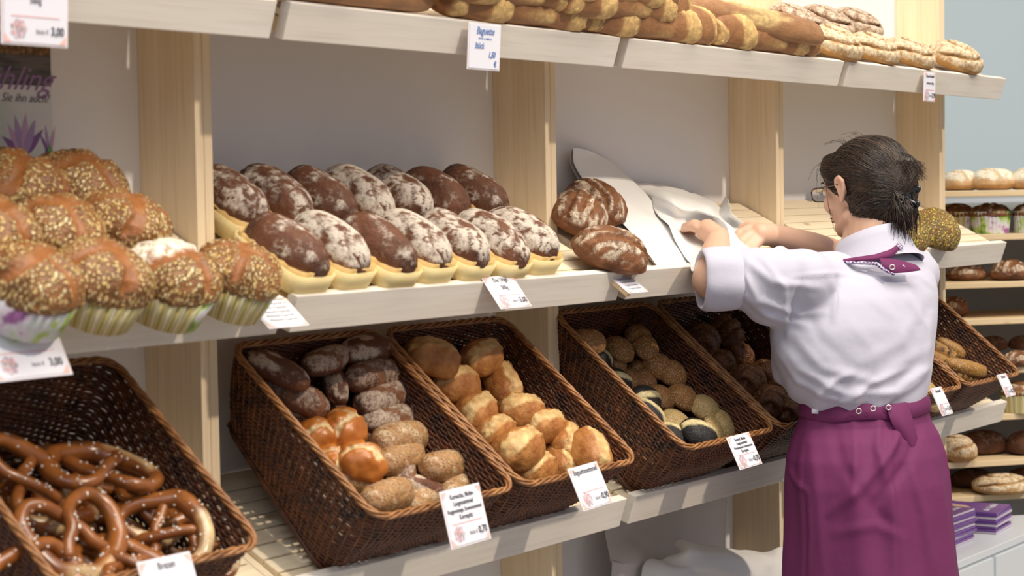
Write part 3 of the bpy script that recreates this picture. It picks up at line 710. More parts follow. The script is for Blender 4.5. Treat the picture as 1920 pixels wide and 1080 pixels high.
gr = [bread_mesh(.118, .056, .046, s, 56, 44, .75, .36, .05, f) for s, f in ((76, f_cuts(1.5, .5, .16, .06, .4)), (77, f_cuts(2.5, .5, .14, .05, .5)))]
for k, (px, py, an, d, sc, v, lab) in enumerate([
    (754, 817, 0, .050, 1.0, 1, 'long, lying across right of the lye rolls'), (752, 857, 5, .060, .95, 0, 'speckled, below the long one'), (844, 870, -3, .045, 1.0, 0, 'plump with diagonal cuts, near the right wall'),
    (863, 905, 20, .055, .85, 1, 'at the front right corner, lower one'), (898, 895, -25, .050, .85, 0, 'at the front right corner, topmost'), (678, 900, -30, .065, .7, 1, 'by the left wall near the front'),
    (729, 927, 5, .055, .95, 0, 'at the front rim behind the price card'), (792, 935, 15, .075, .85, 1, 'just behind the front rim, low')]):
    roll(gr[v], M_GROLL, px, py, .046, an, d+.03, sc, 'seeded_roll', 'light brown seeded roll in the rye basket, %s' % lab, GA)
lg = [bread_mesh(.078, .070, .052, s, 48, 48, .9, .34, .05, f_laug(s)) for s in (81, 82)]
for px, py, an, d, sc, v, lab in [(650, 799, 20, .050, .98, 0, 'the rear one in the middle of the basket'), (683, 860, -25, .050, 1.02, 1, 'the front one in the middle of the basket'), (596, 812, 10, .060, .9, 1, 'by the left wall, rear'), (627, 862, 60, .065, .8, 0, 'by the left wall, front')]:
    roll(lg[v], M_LAUG, px, py, .052, an, d+.03, sc, 'lye_roll', 'shiny lye roll with pale cut, %s' % lab, GA)
# lower layer under the visible rolls
for k in range(14):
    i, j = k % 3, k//3
    roll(rr[k % 3], M_RROLL, 0, 0, .048, 20+k*47, 0, .9, 'rye_roll', 'dark rye roll in the bottom layer, glimpsed between others', GA)
    ADDED[-1].location = P_RIM.o+P_RIM.u*(.078+.075+i*.085)+P_RIM.v*(.080+j*.048)-P_RIM.n*(.136-j*.008)
cr = [bread_mesh(.100, .070, .060, s, 56, 56, .78, .34, .08, f_burst(s, .27, .04)) for s in (91, 92, 93)]
GBB = 'crusty white rolls in the second basket'
for k, (px, py, an, d, sc, v, lab) in enumerate([
    (814, 664, -25, .065, .98, 0, 'rearmost left'), (907, 664, 10, .060, .95, 1, 'rearmost right'), (858, 714, -8, .052, 1.0, 2, 'second row left, browned end'), (946, 714, 70, .050, .95, 0, 'second row right, square and split'),
    (896, 766, 15, .055, .95, 1, 'third row left, dark belly'), (983, 766, -15, .050, .95, 2, 'third row right'), (932, 804, 10, .055, .85, 0, 'left, pale, above the longest'), (1024, 794, -5, .052, .90, 1, 'right, above the twin-split one'),
    (979, 834, 8, .042, 1.08, 2, 'longest, across the middle front'), (1066, 822, 40, .055, .85, 0, 'right wall, folded crust'), (1112, 843, 65, .040, 1.0, 1, 'front right corner, rounded and pale, highest'), (1009, 874, 5, .060, .9, 2, 'front rim, left corner'), (1057, 860, 60, .072, .8, 0, 'low, at the front rim between two others')]):
    roll(cr[v], M_CROLL, px, py, .062, an, d+.025, sc, 'crusty_roll', 'golden crusty white roll, %s' % lab, GBB)
for k in range(12):
    i, j = k % 3, k//3
    roll(cr[k % 3], M_CROLL, 0, 0, .062, 15+k*53, 0, .85, 'crusty_roll', 'golden crusty white roll in the bottom layer, glimpsed between others', GBB)
    ADDED[-1].location = P_RIM.o+P_RIM.u*(.405+.075+i*.085)+P_RIM.v*(.080+j*.055)-P_RIM.n*(.138-j*.009)
se = bread_mesh(.074, .074, .044, 101, 44, 44, .92, .36, .03, f_seedy(101)); sed = bread_mesh(.098, .064, .048, 102, 60, 44, .85, .36, .03, f_double(102))
sel = bread_mesh(.078, .078, .036, 103, 44, 44, .95, .40, .03, f_seedy(103)); pp = [bread_mesh(.078, .070, .044, s, 52, 52, .92, .36, .03, f_band(s)) for s in (104, 105)]
GC = 'rolls in the sesame and poppy basket'
for me, mt, nm, H, px, py, an, d, sc, lab, tl in [
    (sed, M_SES, 'sesame_roll', .048, 1105, 637, -5, .060, .85, 'brown sesame roll, rearmost left', (0, 0)), (se, M_SES, 'sesame_roll', .044, 1163, 652, 0, .075, .85, 'brown sesame roll in the rear shadow, middle', (0, 0)),
    (sed, M_SES, 'sesame_roll', .048, 1206, 639, 70, .045, .92, 'brown double sesame roll, topmost at the rear', (0, 0)), (sed, M_SES, 'sesame_roll', .048, 1153, 672, 60, .070, .75, 'brown sesame roll behind the rear poppy roll', (0, 0)),
    (sed, M_SES, 'sesame_roll', .048, 1249, 690, -50, .045, .98, 'brown double sesame roll leaning to the right wall', (0, 0)), (sed, M_SES, 'sesame_roll', .048, 1207, 702, 60, .070, .85, 'brown sesame roll in the middle, half covered', (0, 0)),
    (se, M_SES, 'sesame_roll', .044, 1184, 712, 0, .070, .8, 'brown sesame roll right of the banded poppy roll', (0, 0)), (se, M_SES, 'sesame_roll', .044, 1241, 742, 0, .065, .80, 'brown round sesame roll, left of the plump one', (0, 0)),
    (se, M_SES, 'sesame_roll', .044, 1283, 742, 0, .050, .86, 'brown plump round sesame roll in the middle', (0, 0)), (se, M_SESL, 'sesame_roll', .044, 1324, 763, 0, .045, .88, 'golden round sesame roll at the middle right', (0, 0)),
    (sel, M_SESL, 'sesame_roll', .036, 1271, 788, 0, .060, .80, 'pale flat sesame roll behind the front poppy rolls', (0, 0)), (sel, M_SESL, 'sesame_roll', .036, 1382, 788, 0, .050, .78, 'pale flat sesame roll, rightmost', (25, 15)),
    (sel, M_SESL, 'sesame_roll', .036, 1357, 792, 0, .045, .84, 'pale flat sesame roll, second from the right', (25, 15)), (sel, M_SESL, 'sesame_roll', .036, 1337, 803, 0, .045, .78, 'pale flat sesame roll against the front poppy roll', (25, 15)),
    (pp[0], M_POP, 'poppy_roll', .044, 1122, 667, -60, .070, .80, 'black poppy roll with bare band, rearmost', (0, 0)), (pp[1], M_POP, 'poppy_roll', .044, 1157, 710, -25, .060, .86, 'black poppy roll with bare band, third from the front', (15, 0)),
    (pp[0], M_POP, 'poppy_roll', .044, 1211, 742, -10, .060, .86, 'black poppy roll with bare band, by the left wall, rear of the pair', (20, 0)), (pp[1], M_POP, 'poppy_roll', .044, 1218, 772, -70, .050, .86, 'black poppy roll with bare band, by the left wall, front of the pair', (0, 0)),
    (pp[0], M_POP, 'poppy_roll', .044, 1266, 814, -60, .055, .80, 'black poppy roll low at the front left corner', (0, 0)), (pp[1], M_POP, 'poppy_roll', .044, 1313, 810, -35, .035, .98, 'black poppy roll with slim bare band, at the front rim, highest', (0, 0)),
    (sel, M_SESL, 'sesame_roll', .036, 1246, 798, 0, .065, .74, 'pale flat sesame roll peeking between poppy rolls', (0, 0))]:
    if mt is M_SESL and me is se:
        me = bpy.data.meshes.get('palesesame') or se.copy(); me.name = 'palesesame'; me.materials.clear(); me.materials.append(M_SESL)
    roll(me, mt, px, py, H, an, d+.03, sc, nm, lab, GC, tl)
for k in range(12):
    i, j = k % 3, k//3
    roll(se, M_SES, 0, 0, .044, 15+k*53, 0, .95, 'sesame_roll', 'brown sesame roll in the bottom layer, glimpsed between others', GC)
    ADDED[-1].location = P_RIM.o+P_RIM.u*(.882+.075+i*.085)+P_RIM.v*(.080+j*.058)-P_RIM.n*(.138-j*.009)
dg = [bread_mesh(.088, .070, .055, s, 52, 48, .85, .36, .06, f_twist(s)) for s in (111, 112)]
GD = 'dark grain rolls in the fourth basket'
for px, py, an, d, sc, v, lab in [(1318, 634, 20, .060, 1.15, 0, 'large, in the rear shadow'), (1366, 620, 70, .050, 1.05, 1, 'rearmost right, nearly black'), (1350, 677, 0, .065, .95, 1, 'left wall, middle'), (1385, 662, -20, .055, .95, 0, 'reddish, middle'),
        (1405, 708, 5, .055, 1.05, 1, 'left of the pair by the white shirt'), (1443, 700, -10, .050, 1.05, 0, 'right of the pair by the white shirt'), (1447, 748, 15, .055, 1.0, 1, 'front left'), (1480, 733, 60, .055, .95, 0, 'right, half behind the shirt hem'), (1486, 766, 0, .055, 1.0, 1, 'front rim, beside the apron'), (1440, 662, 40, .07, .9, 0, 'under the raised arm')]:
    roll(dg[v], M_DGR, px, py, .055, an, d+.03, sc, 'grain_roll', 'dark twisted grain roll, %s' % lab, GD)
for k in range(12):
    i, j = k % 3, k//3
    roll(dg[k % 2], M_DGR, 0, 0, .055, 15+k*53, 0, .95, 'grain_roll', 'dark grain roll in the bottom layer, glimpsed between others', GD)
    ADDED[-1].location = P_RIM.o+P_RIM.u*(1.196+.075+i*.085)+P_RIM.v*(.080+j*.058)-P_RIM.n*(.138-j*.009)
sk_ = [bread_mesh(.125, .036, .032, s, 56, 32, .6, .42, .07, f) for s, f in ((121, f_cuts(5, .2, .3, .06)), (122, f_plainx(122, .1)))]
GF = 'baked sticks in the far right basket'
for px, py, an, d, sc, v, lab in [(1760, 652, -45, .050, .9, 0, 'dark and ridged, beside the white shirt'), (1797, 657, -50, .045, .95, 1, 'plain golden, second from the shirt'), (1850, 672, 75, .030, .85, 1, 'standing upright, salted'), (1812, 688, -20, .045, 1.15, 1, 'long, lying in front'),
        (1832, 678, 75, .060, .7, 1, 'short, behind the upright one'), (1806, 702, -15, .060, .95, 0, 'under the long one'), (1752, 668, -40, .065, .9, 1, 'low, beside the white shirt'), (1775, 690, -30, .07, .9, 1, 'low, by the basket divider'), (1758, 632, -45, .07, .8, 0, 'rearmost, by the upright')]:
    roll(sk_[v], M_STICK, px, py, .032, an, d+.03, sc, 'baked_stick', 'baked stick, %s' % lab, GF)
for px, py, an, v, lab in [(1738, 728, 10, 1, 'rear'), (1742, 748, 60, 0, 'front')]:
    roll(sel, M_SESL, px, py, .036, an, .07, .9, 'sesame_roll', 'pale sesame roll just right of the apron, %s' % lab, 'sesame rolls right of the apron')

# --- pretzels
def pretzel(sd, sc=1.):
    rg = random.Random(sd)
    K = np.array([(-.012, -.030, 0), (-.030, -.044, .004), (-.016, -.014, .004), (-.002, .004, .012), (.014, .018, .004), (.034, .030, 0), (.056, .022, 0), (.062, -.004, 0), (.048, -.032, 0), (.024, -.052, 0), (0, -.058, 0)])
    # right half: arm end crosses, goes round to the thick bottom; the left half mirrors it
    A = np.array([(-.030, -.040, .010), (-.022, -.024, .010), (-.010, -.006, .012), (.004, .010, .008), (.022, .026, .003), (.044, .028, 0), (.060, .010, 0), (.058, -.018, 0), (.042, -.042, 0), (.022, -.055, 0), (0, -.059, 0)])
    B = A[::-1][1:]*np.array([-1, 1, 1]); B[-4:, 2] *= .1
    K = np.vstack([A, B]); K += np.array([[rg.uniform(-.003, .003), rg.uniform(-.003, .003), 0] for _ in K])
    n = len(K); t = np.arange(n); tt = np.linspace(0, n-1, 150)
    P = []
    for x in tt:                                          # Catmull-Rom
        i = min(int(x), n-2); f = x-i; p = [K[min(max(i+j, 0), n-1)] for j in (-1, 0, 1, 2)]
        P.append(.5*((2*p[1])+(-p[0]+p[2])*f+(2*p[0]-5*p[1]+4*p[2]-p[3])*f*f+(-p[0]+3*p[1]-3*p[2]+p[3])*f**3))
    P = np.array(P); s = np.abs(tt/(n-1)*2-1)             # 0 in the thick belly, 1 at the ends
    r = .0074+.0062*np.exp(-(s/.36)**2); r[:4] *= np.array([.35, .7, .88, .96]); r[-4:] *= np.array([.96, .88, .7, .35])
    mb = MB(); k = 16; mb.tube(P, r, k); me = mb.mesh('pretzel')
    V = np.concatenate(mb.v); a = np.tile(np.arange(k)*2*PI/k, len(P)); ss = np.repeat(s, k); ix = np.repeat(np.linspace(-1, 1, len(P)), k)
    off = .5*math.sin(sd)
    zz = V[:, 2]-np.repeat(P[:, 2], k); up = zz/np.repeat(r, k)
    outw = ((V-np.repeat(P, k, 0))[:, 1] < -.0)*1.
    m = (1-sm(.10, .17, np.abs(ix-.5*off)))*sm(.15, .55, up*.55-(V-np.repeat(P, k, 0))[:, 1]/np.repeat(r, k)*.6)*(1-sm(.95, 1.1, up))
    V[:, :2] += 0; nz = noise(V*60, 1, sd, 2); 
    A_ = me.attributes.new('score', 'FLOAT', 'POINT'); A_.data.foreach_set('value', m.astype(np.float32))
    A_ = me.attributes.new('flour', 'FLOAT', 'POINT'); A_.data.foreach_set('value', np.zeros(len(V), np.float32))
    me.polygons.foreach_set('use_smooth', [True]*len(me.polygons))
    g = MB()
    for _ in range(46):
        i = rg.randrange(8, 142); q = rg.uniform(.25, PI-.25); T = P[i+1]-P[i-1]; T /= np.linalg.norm(T); Nn = np.cross([0, 0, 1], T); Nn /= np.linalg.norm(Nn); Bn = np.cross(T, Nn)
        c = P[i]+r[i]*(Nn*math.cos(q)+Bn*math.sin(q)); e = rg.uniform(.0006, .0011); g.box(c-e, c+e*1.2)
    return me, g.mesh('salt')
PZ = [pretzel(s) for s in (1, 2, 3)]
for k, (px, py, an, d, sc, v, tl, lab) in enumerate([
    (40, 908, 95, .045, 1.05, 0, (10, -15), 'leftmost, with a pale split facing right'), (192, 890, 160, .035, 1.15, 1, (20, 5), 'rear middle with a long pale split along its top'), (128, 985, 5, .030, 1.15, 2, (15, 0), 'centre of the basket, all three loops open to view'),
    (252, 958, 40, .065, .95, 0, (0, 10), 'half under its neighbours by the right wall'), (38, 1046, -40, .035, 1.2, 1, (15, 10), 'front left, very dark, cut by the photo\'s edge'), (296, 1008, 100, .045, .98, 0, (-34, 10), 'lying nearly flat near the right wall'),
    (232, 1062, 60, .040, 1.0, 0, (0, 15), 'at the front, cut by the bottom edge'), (372, 1032, 120, .065, .8, 1, (-20, 0), 'small, in the front right corner'), (105, 905, 60, .075, .95, 2, (10, 0), 'dark, deep between the rear ones'),
    (150, 1075, 20, .055, 1.0, 0, (0, 0), 'front middle, cut by the bottom edge')]):
    t = thing('pretzel', 'glossy salted brown pretzel, %s' % lab, 'pretzel', group='pretzels in the left basket')
    for nm, me, mt in (('dough', PZ[v][0], M_PRETZ), ('salt', PZ[v][1], M_SALT)):
        if not me.materials: me.materials.append(mt)
        sl_ = link(nm, me, None, t)
        if nm == 'salt': sl_['kind'] = 'stuff'
    t.location = P_RIM.hit(px, py, -d); t.scale = (sc,)*3
    t.rotation_euler = (P_RIM.mat()@Matrix.Rotation(R_(an), 3, 'Z')@Matrix.Rotation(R_(tl[0]), 3, 'X')@Matrix.Rotation(R_(tl[1]), 3, 'Y')).to_euler()
for k in range(12):
    i, j = k % 3, k//3; v = k % 3
    t = thing('pretzel', 'glossy brown pretzel in the bottom layer of the basket, glimpsed between others', 'pretzel', group='pretzels in the left basket')
    link('dough', PZ[v][0], None, t); link('salt', PZ[v][1], None, t)['kind'] = 'stuff'
    t.location = P_RIM.o+P_RIM.u*(-.497+.085+i*.075)+P_RIM.v*(.085+j*.045)-P_RIM.n*(.112-j*.009+.004*(k % 2)); t.rotation_euler = (P_RIM.mat()@Matrix.Rotation(k*1.3, 3, 'Z')).to_euler(); t.scale = (.95,)*3

# ------------------------------------------------------------------ paper sacks
def patch(rows, nu=40, nv=40, crease=.002, seed=0, axis='Y'):
    """smooth sheet through control points given as (pixel x, pixel y, Y)"""
    G = np.array([[P_MID.hit(p[0], p[1], p[2][0]) if isinstance(p[2], tuple) else onY(*p) for p in r] for r in rows])
    def res(A, n):
        m_ = len(A); t = np.linspace(0, m_-1, n); out = []
        for x in t:
            i = min(int(x), m_-2); f = x-i; p = [A[min(max(i+j, 0), m_-1)] for j in (-1, 0, 1, 2)]
            out.append(.5*((2*p[1])+(-p[0]+p[2])*f+(2*p[0]-5*p[1]+4*p[2]-p[3])*f*f+(-p[0]+3*p[1]-3*p[2]+p[3])*f**3))
        return np.array(out)
    H = res(G, nv); H = np.swapaxes(res(np.swapaxes(H, 0, 1), nu), 0, 1)     # nv x nu x 3
    a = noise(H, 14, seed, 2); b = np.abs(noise(H, 20, seed+1, 1))
    H = H+np.array([.3, -1, .5])*(a*crease*2-b*crease*1.5)[..., None]
    V = H.reshape(-1, 3); F = [(i*nu+j, i*nu+j+1, (i+1)*nu+j+1, (i+1)*nu+j) for i in range(nv-1) for j in range(nu-1)]
    return MB().add(V, F)
def sheet(name, rows, mat, parent, **k):
    o = patch(rows, **k).build(name, mat, parent, True); s = o.modifiers.new('thick', 'SOLIDIFY'); s.thickness = .0008; return o
t = thing('paper_sack', 'long white paper sack leaning from the back panel down to the shelf board', 'paper sack', group='white paper sacks on the shelf')
sheet('upper_layer', [[(1074, 277, .09), (1095, 280, .095), (1118, 288, .10)], [(1078, 312, .085), (1118, 300, .095), (1156, 312, .10)], [(1118, 366, .04), (1160, 352, .055), (1205, 355, .06)],
       [(1158, 408, -.01), (1200, 395, .01), (1240, 398, .02)], [(1195, 450, -.07), (1245, 430, -.045), (1293, 438, -.04)], [(1234, 499, -.145), (1270, 502, -.150), (1303, 503, -.152)]], M_PAPER, t, crease=.0012, seed=3)
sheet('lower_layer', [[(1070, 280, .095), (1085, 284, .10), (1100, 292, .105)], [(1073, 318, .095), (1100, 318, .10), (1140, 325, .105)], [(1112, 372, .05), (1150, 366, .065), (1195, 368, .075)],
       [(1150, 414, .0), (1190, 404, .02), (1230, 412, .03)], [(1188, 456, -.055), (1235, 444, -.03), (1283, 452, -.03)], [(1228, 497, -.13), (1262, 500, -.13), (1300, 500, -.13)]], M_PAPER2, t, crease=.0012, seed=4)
t = thing('paper_sack', 'crumpled white paper sack held between the assistant\'s two hands', 'paper sack', group='white paper sacks on the shelf')
sheet('rear_layer', [[(1187, 343, .10), (1230, 346, .105), (1290, 358, .105), (1335, 374, .09), (1352, 384, .07), (1364, 367, .06)], [(1212, 378, .06), (1262, 380, (.050,)), (1300, 388, (.045,)), (1332, 396, (.050,)), (1350, 404, (.012,)), (1374, 400, (.045,))],
       [(1246, 420, (.022,)), (1292, 416, (.016,)), (1330, 406, (.030,)), (1356, 412, (.050,)), (1376, 430, (.015,)), (1402, 428, (.020,))], [(1280, 470, (.012,)), (1310, 462, (.014,)), (1345, 436, (.022,)), (1372, 440, (.046,)), (1392, 452, (.040,)), (1424, 462, (.030,))],
       [(1300, 502, (.012,)), (1330, 486, (.020,)), (1366, 466, (.046,)), (1390, 470, (.055,)), (1410, 482, (.045,)), (1440, 488, (.040,))], [(1303, 506, (.012,)), (1338, 500, (.020,)), (1368, 498, (.030,)), (1393, 500, (.035,)), (1413, 502, (.035,)), (1444, 504, (.035,))]], M_PAPER, t, crease=.003, seed=8, nu=80, nv=70)
sheet('front_flap', [[(1408, 494, (.045,)), (1436, 474, (.050,)), (1467, 460, (.055,)), (1490, 474, (.052,)), (1512, 489, (.048,))], [(1416, 500, (.046,)), (1442, 486, (.050,)), (1467, 478, (.052,)), (1490, 486, (.050,)), (1510, 496, (.048,))], [(1420, 512, (.046,)), (1445, 512, (.050,)), (1467, 512, (.05,)), (1490, 512, (.05,)), (1508, 512, (.05,))]], M_PAPER, t, crease=.002, seed=11)
t = thing('paper_sack', 'large white paper sack standing below the lowest shelf, under the sesame basket', 'paper sack', group='paper sacks under the lowest shelf')
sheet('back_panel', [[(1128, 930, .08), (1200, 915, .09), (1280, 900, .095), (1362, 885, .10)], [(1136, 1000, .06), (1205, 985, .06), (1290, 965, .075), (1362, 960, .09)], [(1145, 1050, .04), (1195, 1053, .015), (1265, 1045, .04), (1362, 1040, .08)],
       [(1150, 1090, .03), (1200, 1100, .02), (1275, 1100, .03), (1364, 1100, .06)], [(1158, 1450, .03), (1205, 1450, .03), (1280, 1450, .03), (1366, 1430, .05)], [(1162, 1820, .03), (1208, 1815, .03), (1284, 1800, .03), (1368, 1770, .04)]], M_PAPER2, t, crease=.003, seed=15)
sheet('folded_mouth', [[(1268, 1018, .0), (1280, 1008, -.01), (1310, 1018, -.02), (1370, 1028, -.03), (1435, 1034, -.04), (1462, 1026, -.05), (1484, 1028, -.05)], [(1276, 1034, -.02), (1300, 1028, -.05), (1340, 1036, -.06), (1390, 1048, -.07), (1440, 1052, -.07), (1465, 1050, -.07), (1486, 1052, -.07)],
       [(1240, 1050, .0), (1280, 1058, -.04), (1330, 1062, -.07), (1390, 1075, -.08), (1440, 1080, -.08), (1465, 1080, -.08), (1488, 1080, -.08)], [(1200, 1090, .0), (1270, 1110, -.05), (1330, 1120, -.06), (1390, 1120, -.08), (1440, 1120, -.08), (1465, 1120, -.08), (1488, 1120, -.08)], [(1205, 1450, -.02), (1275, 1450, -.07), (1330, 1450, -.09), (1390, 1430, -.10), (1435, 1430, -.10), (1462, 1420, -.10), (1486, 1420, -.10)], [(1210, 1830, -.02), (1280, 1840, -.07), (1330, 1820, -.09), (1390, 1790, -.10), (1435, 1770, -.10), (1462, 1760, -.10), (1486, 1750, -.10)]], M_PAPER, t, crease=.004, seed=18, nu=70)

# ------------------------------------------------------------------ flower poster on the back panel
PY = DEP-.002
def wl(x, y, d=0): return onY(x, y, PY-d)
tl, br = wl(-260, 40), wl(100, 330)
t = thing('poster', 'white poster on the back panel with a loaf photo, purple script and a crocus', 'poster', (tl[0], PY, br[2]))
PWD, PHT = br[0]-tl[0], tl[2]-br[2]
MB().box((0, -.0008, 0), (PWD, 0, PHT)).build('sheet', plain('poster paper', (.70, .69, .70), .4), t)
def pic_mat():
    q = NT('printed photo of a loaf on a dark table', .4); o = q.map((1, 1, 1)); sep = q.n('ShaderNodeSeparateXYZ'); q.l(q.tc.outputs['Object'], sep.inputs[0])
    top = q.mix(q.ramp(q.noise(o, 160, 3), [(.4, 0.), (.65, 1.)]), (.10, .045, .012), (.30, .16, .05))
    low = q.mix(q.ramp(q.noise(q.map((6, 1, 40)), 3, 2), [(.4, 0.), (.6, 1.)]), (.055, .05, .048), (.13, .115, .105))
    return q.col(q.mix(q.ramp(sep.outputs[2], [(.0, 0.), (.001, 1.)]), low, top))
a = wl(95, 162); z0 = wl(95, 108)[2]
o = MB().box((-.30, -.0006, a[2]-z0), (0, 0, tl[2]-z0)).build('printed_photo', pic_mat(), t); o.location = (a[0]-tl[0], -.0008, z0-br[2])
def wtext(s, x, y, size, mat, shear, sx=1.):
    p = wl(x, y); o = link('lettering', text_mesh(s, size, align='RIGHT', shear=shear, bold=-.0001), mat, t)
    o.location = (p[0]-tl[0], -.0016, p[2]-br[2]); o.rotation_euler = (PI/2, 0, 0); o.scale = (sx, 1, 1)
wtext('Frühling', 93, 152, .046, plain('purple script ink', (.30, .16, .36), .5), .55, 1.05)
wtext('Probieren Sie ihn auch?', 90, 186, .0165, M_INK, .35, .95)
gm = NT('pale green wash', .5); sepg = gm.n('ShaderNodeSeparateXYZ'); gm.l(gm.tc.outputs['Object'], sepg.inputs[0])
gmat = gm.col(gm.mix(gm.ramp(sepg.outputs[0], [(0, 0.), (.09, 1.)]), (.33, .42, .33), (.69, .69, .69)))
g0 = wl(-60, 300); o = MB().box((0, -.0002, 0), (.10, 0, .085)).build('green_wash', gmat, t); o.location = (g0[0]-tl[0], -.0009, max(.002, g0[2]-br[2]-.005))
def petals(cx, cy, sc, cols):
    P0 = wl(cx, cy); 
    for i, (an, ln, wd, c) in enumerate(cols):
        mb = MB(); L_ = ln*sc; n = 9; pts = []
        for s_ in (1, -1):
            for q in np.linspace(0, 1, n)[::s_]: pts.append((s_*wd*sc*math.sin(PI*q**.75), L_*q))
        V = [(x*math.cos(an)+y*math.sin(an), -.0002*(i % 5), -x*math.sin(an)+y*math.cos(an)) for x, y in pts]; mb.add(V, [tuple(range(len(V)))])
        o = mb.build('printed_petal', c, t); o.location = (P0[0]-tl[0], -.0012, P0[2]-br[2])
pA, pB, pC = plain('petal violet print', (.24, .10, .32), .5), plain('petal pink print', (.58, .34, .54), .5), plain('petal lilac print', (.42, .28, .52), .5)
pG, pBl = plain('leaf print', (.16, .32, .12), .5), plain('blue bud print', (.08, .12, .38), .5)
petals(44, 292, 1.25, [(-.95, .036, .005, pA), (-.55, .040, .005, pB), (-.25, .045, .005, pC), (.08, .046, .005, pB), (.40, .043, .005, pC), (.75, .040, .005, pA), (PI, .03, .0015, pG), (.1, .016, .006, pG)])
petals(92, 290, .9, [(-.5, .038, .003, pA), (-.15, .046, .003, pC), (.25, .046, .003, pB), (PI, .03, .002, pG), (0, .016, .005, pG)])
petals(92, 310, .7, [(-.3, .032, .007, pBl)])

# ------------------------------------------------------------------ far right: pale wall, second rack, white counter
rd = _R0*math.cos(R_(15))+np.array([math.sin(YAW), math.cos(YAW), 0])*math.sin(R_(15)); rd[2] = 0; rd /= np.linalg.norm(rd)
bd_ = np.array([-rd[1], rd[0], 0]);                       # pointing away behind the rack
ang_r = math.atan2(rd[1], rd[0])
O5 = atD(1775, 400, 5.0); O5[2] = 0
o = MB().box((-4, 0, 0), (5, .05, 5)).build('wall_right', M_BLUEW); struct(o); o.location = O5+bd_*1.3; o.rotation_euler = (0, 0, ang_r)
rack = thing('display_rack', 'second wooden bread rack in the background at the right edge of the photo', 'rack', tuple(O5), (0, 0, ang_r))
def lz(y): return atD(1850, y, 5.0)[2]
levs = [(357, .30), (440, .30), (530, .30), (600, .34), (694, .34), (783, .30), (870, .34), (936, .34)]
for y, dp in levs:
    bevel(MB().box((-.10, 0, lz(y)-.0165), (.60, dp, lz(y))).build('shelf_board', PINE_R, rack), .002)
MB().box((-.10, .002, lz(372)-.011), (.60, .012, lz(372))).build('metal_rail', plain('brushed metal rail', (.62, .66, .72), .3, .5, metal=.3), rack)
MB().box((-.12, .345, 0), (.62, .355, lz(352))).build('back_panel', plain('rack grey-blue panel', (.42, .47, .50), .6), rack)
for x in (-.12, .60): MB().box((x, 0, 0), (x+.02, .345, lz(357)+.01)).build('side_panel', PINE_R, rack)
MB().box((.13, .30, 0), (.155, .344, lz(790))).build('upright', plain('orange stained post', (.50, .20, .05), .5), rack)
MB().box((.002, .335, lz(600)), (.045, .345, lz(536))).build('blue_label', plain('blue panel', (.05, .22, .40), .5), rack)
MR = Plane((O5[0], O5[1], 0), rd, bd_)
def back(me, mat, px, yb, depth, sc, ang, name, lab, off=0):
    if not me.materials: me.materials.append(mat)
    d = 5.0+depth; p = atD(px, yb, d); i = min(range(len(levs)), key=lambda k: abs(levs[k][0]-4-yb)); p[2] = lz(levs[i][0])+.0005+off
    o = bpy.data.objects.new(name, me); COL.objects.link(o); o.location = p; o.rotation_euler = (0, 0, ang_r+R_(ang)); o.scale = sc if isinstance(sc, tuple) else (sc,)*3
    return tag(o, lab, 'bread', 'loaves on the rear rack')
pl = [bread_mesh(.20, .10, .065, s, 56, 48, .8, .35, .06, f_cuts(2, .4, .18, .05, .9)) for s in (131, 132)]
back(pl[0], M_PALE, 1800, 353, .14, (.52, 1, .92), 0, 'pale_loaf', 'pale floury loaf on the rear rack\'s top board, beside the pine upright')
back(pl[1], M_PALE, 1862, 353, .12, (.62, 1, .98), 0, 'pale_loaf', 'pale floury loaf on the rear rack\'s top board, in the middle')
back(pl[0], M_PALE, 1930, 353, .12, (.55, 1, .95), 180, 'pale_loaf', 'pale floury loaf on the rear rack\'s top board, cut by the photo\'s edge')
mcase = bread_mesh(.115, .115, .050, 133, 44, 44, .9, .3, .04, f_rust(133)); cs2 = case_mesh(.050, .056, .060)
cs2.materials.append(case_mat(7, 0)); cs3 = cs2.copy(); cs3.materials.clear(); cs3.materials.append(case_mat(9, 1))
for k, (px, yb, dep, cm, lab) in enumerate([(1790, 437, .16, cs3, 'left one beside the upright'), (1856, 437, .12, cs2, 'middle one in a striped case'), (1938, 437, .12, cs3, 'cut by the photo\'s edge'), (1915, 779, .12, cs2, 'on the lower board behind the basket card')]):
    o = back(mcase, M_RUST, px, yb, dep, .98, k*50, 'cased_loaf', 'dark loaf in printed case, rear rack, %s' % lab, off=.038)
    c = link('paper_case', cm, None); c.location = o.location-Vector((0, 0, .038)); c.rotation_euler = (0, 0, k*1.7+3.2); tag(c, 'printed case, rear rack, %s' % lab, 'paper case', 'cases on the rear rack')
rb = bread_mesh(.19, .13, .075, 134, 60, 56, .88, .32, .05, f_rust(134)); db = bread_mesh(.22, .15, .085, 135, 56, 48, .88, .32, .04, f_plainx(135, .35))
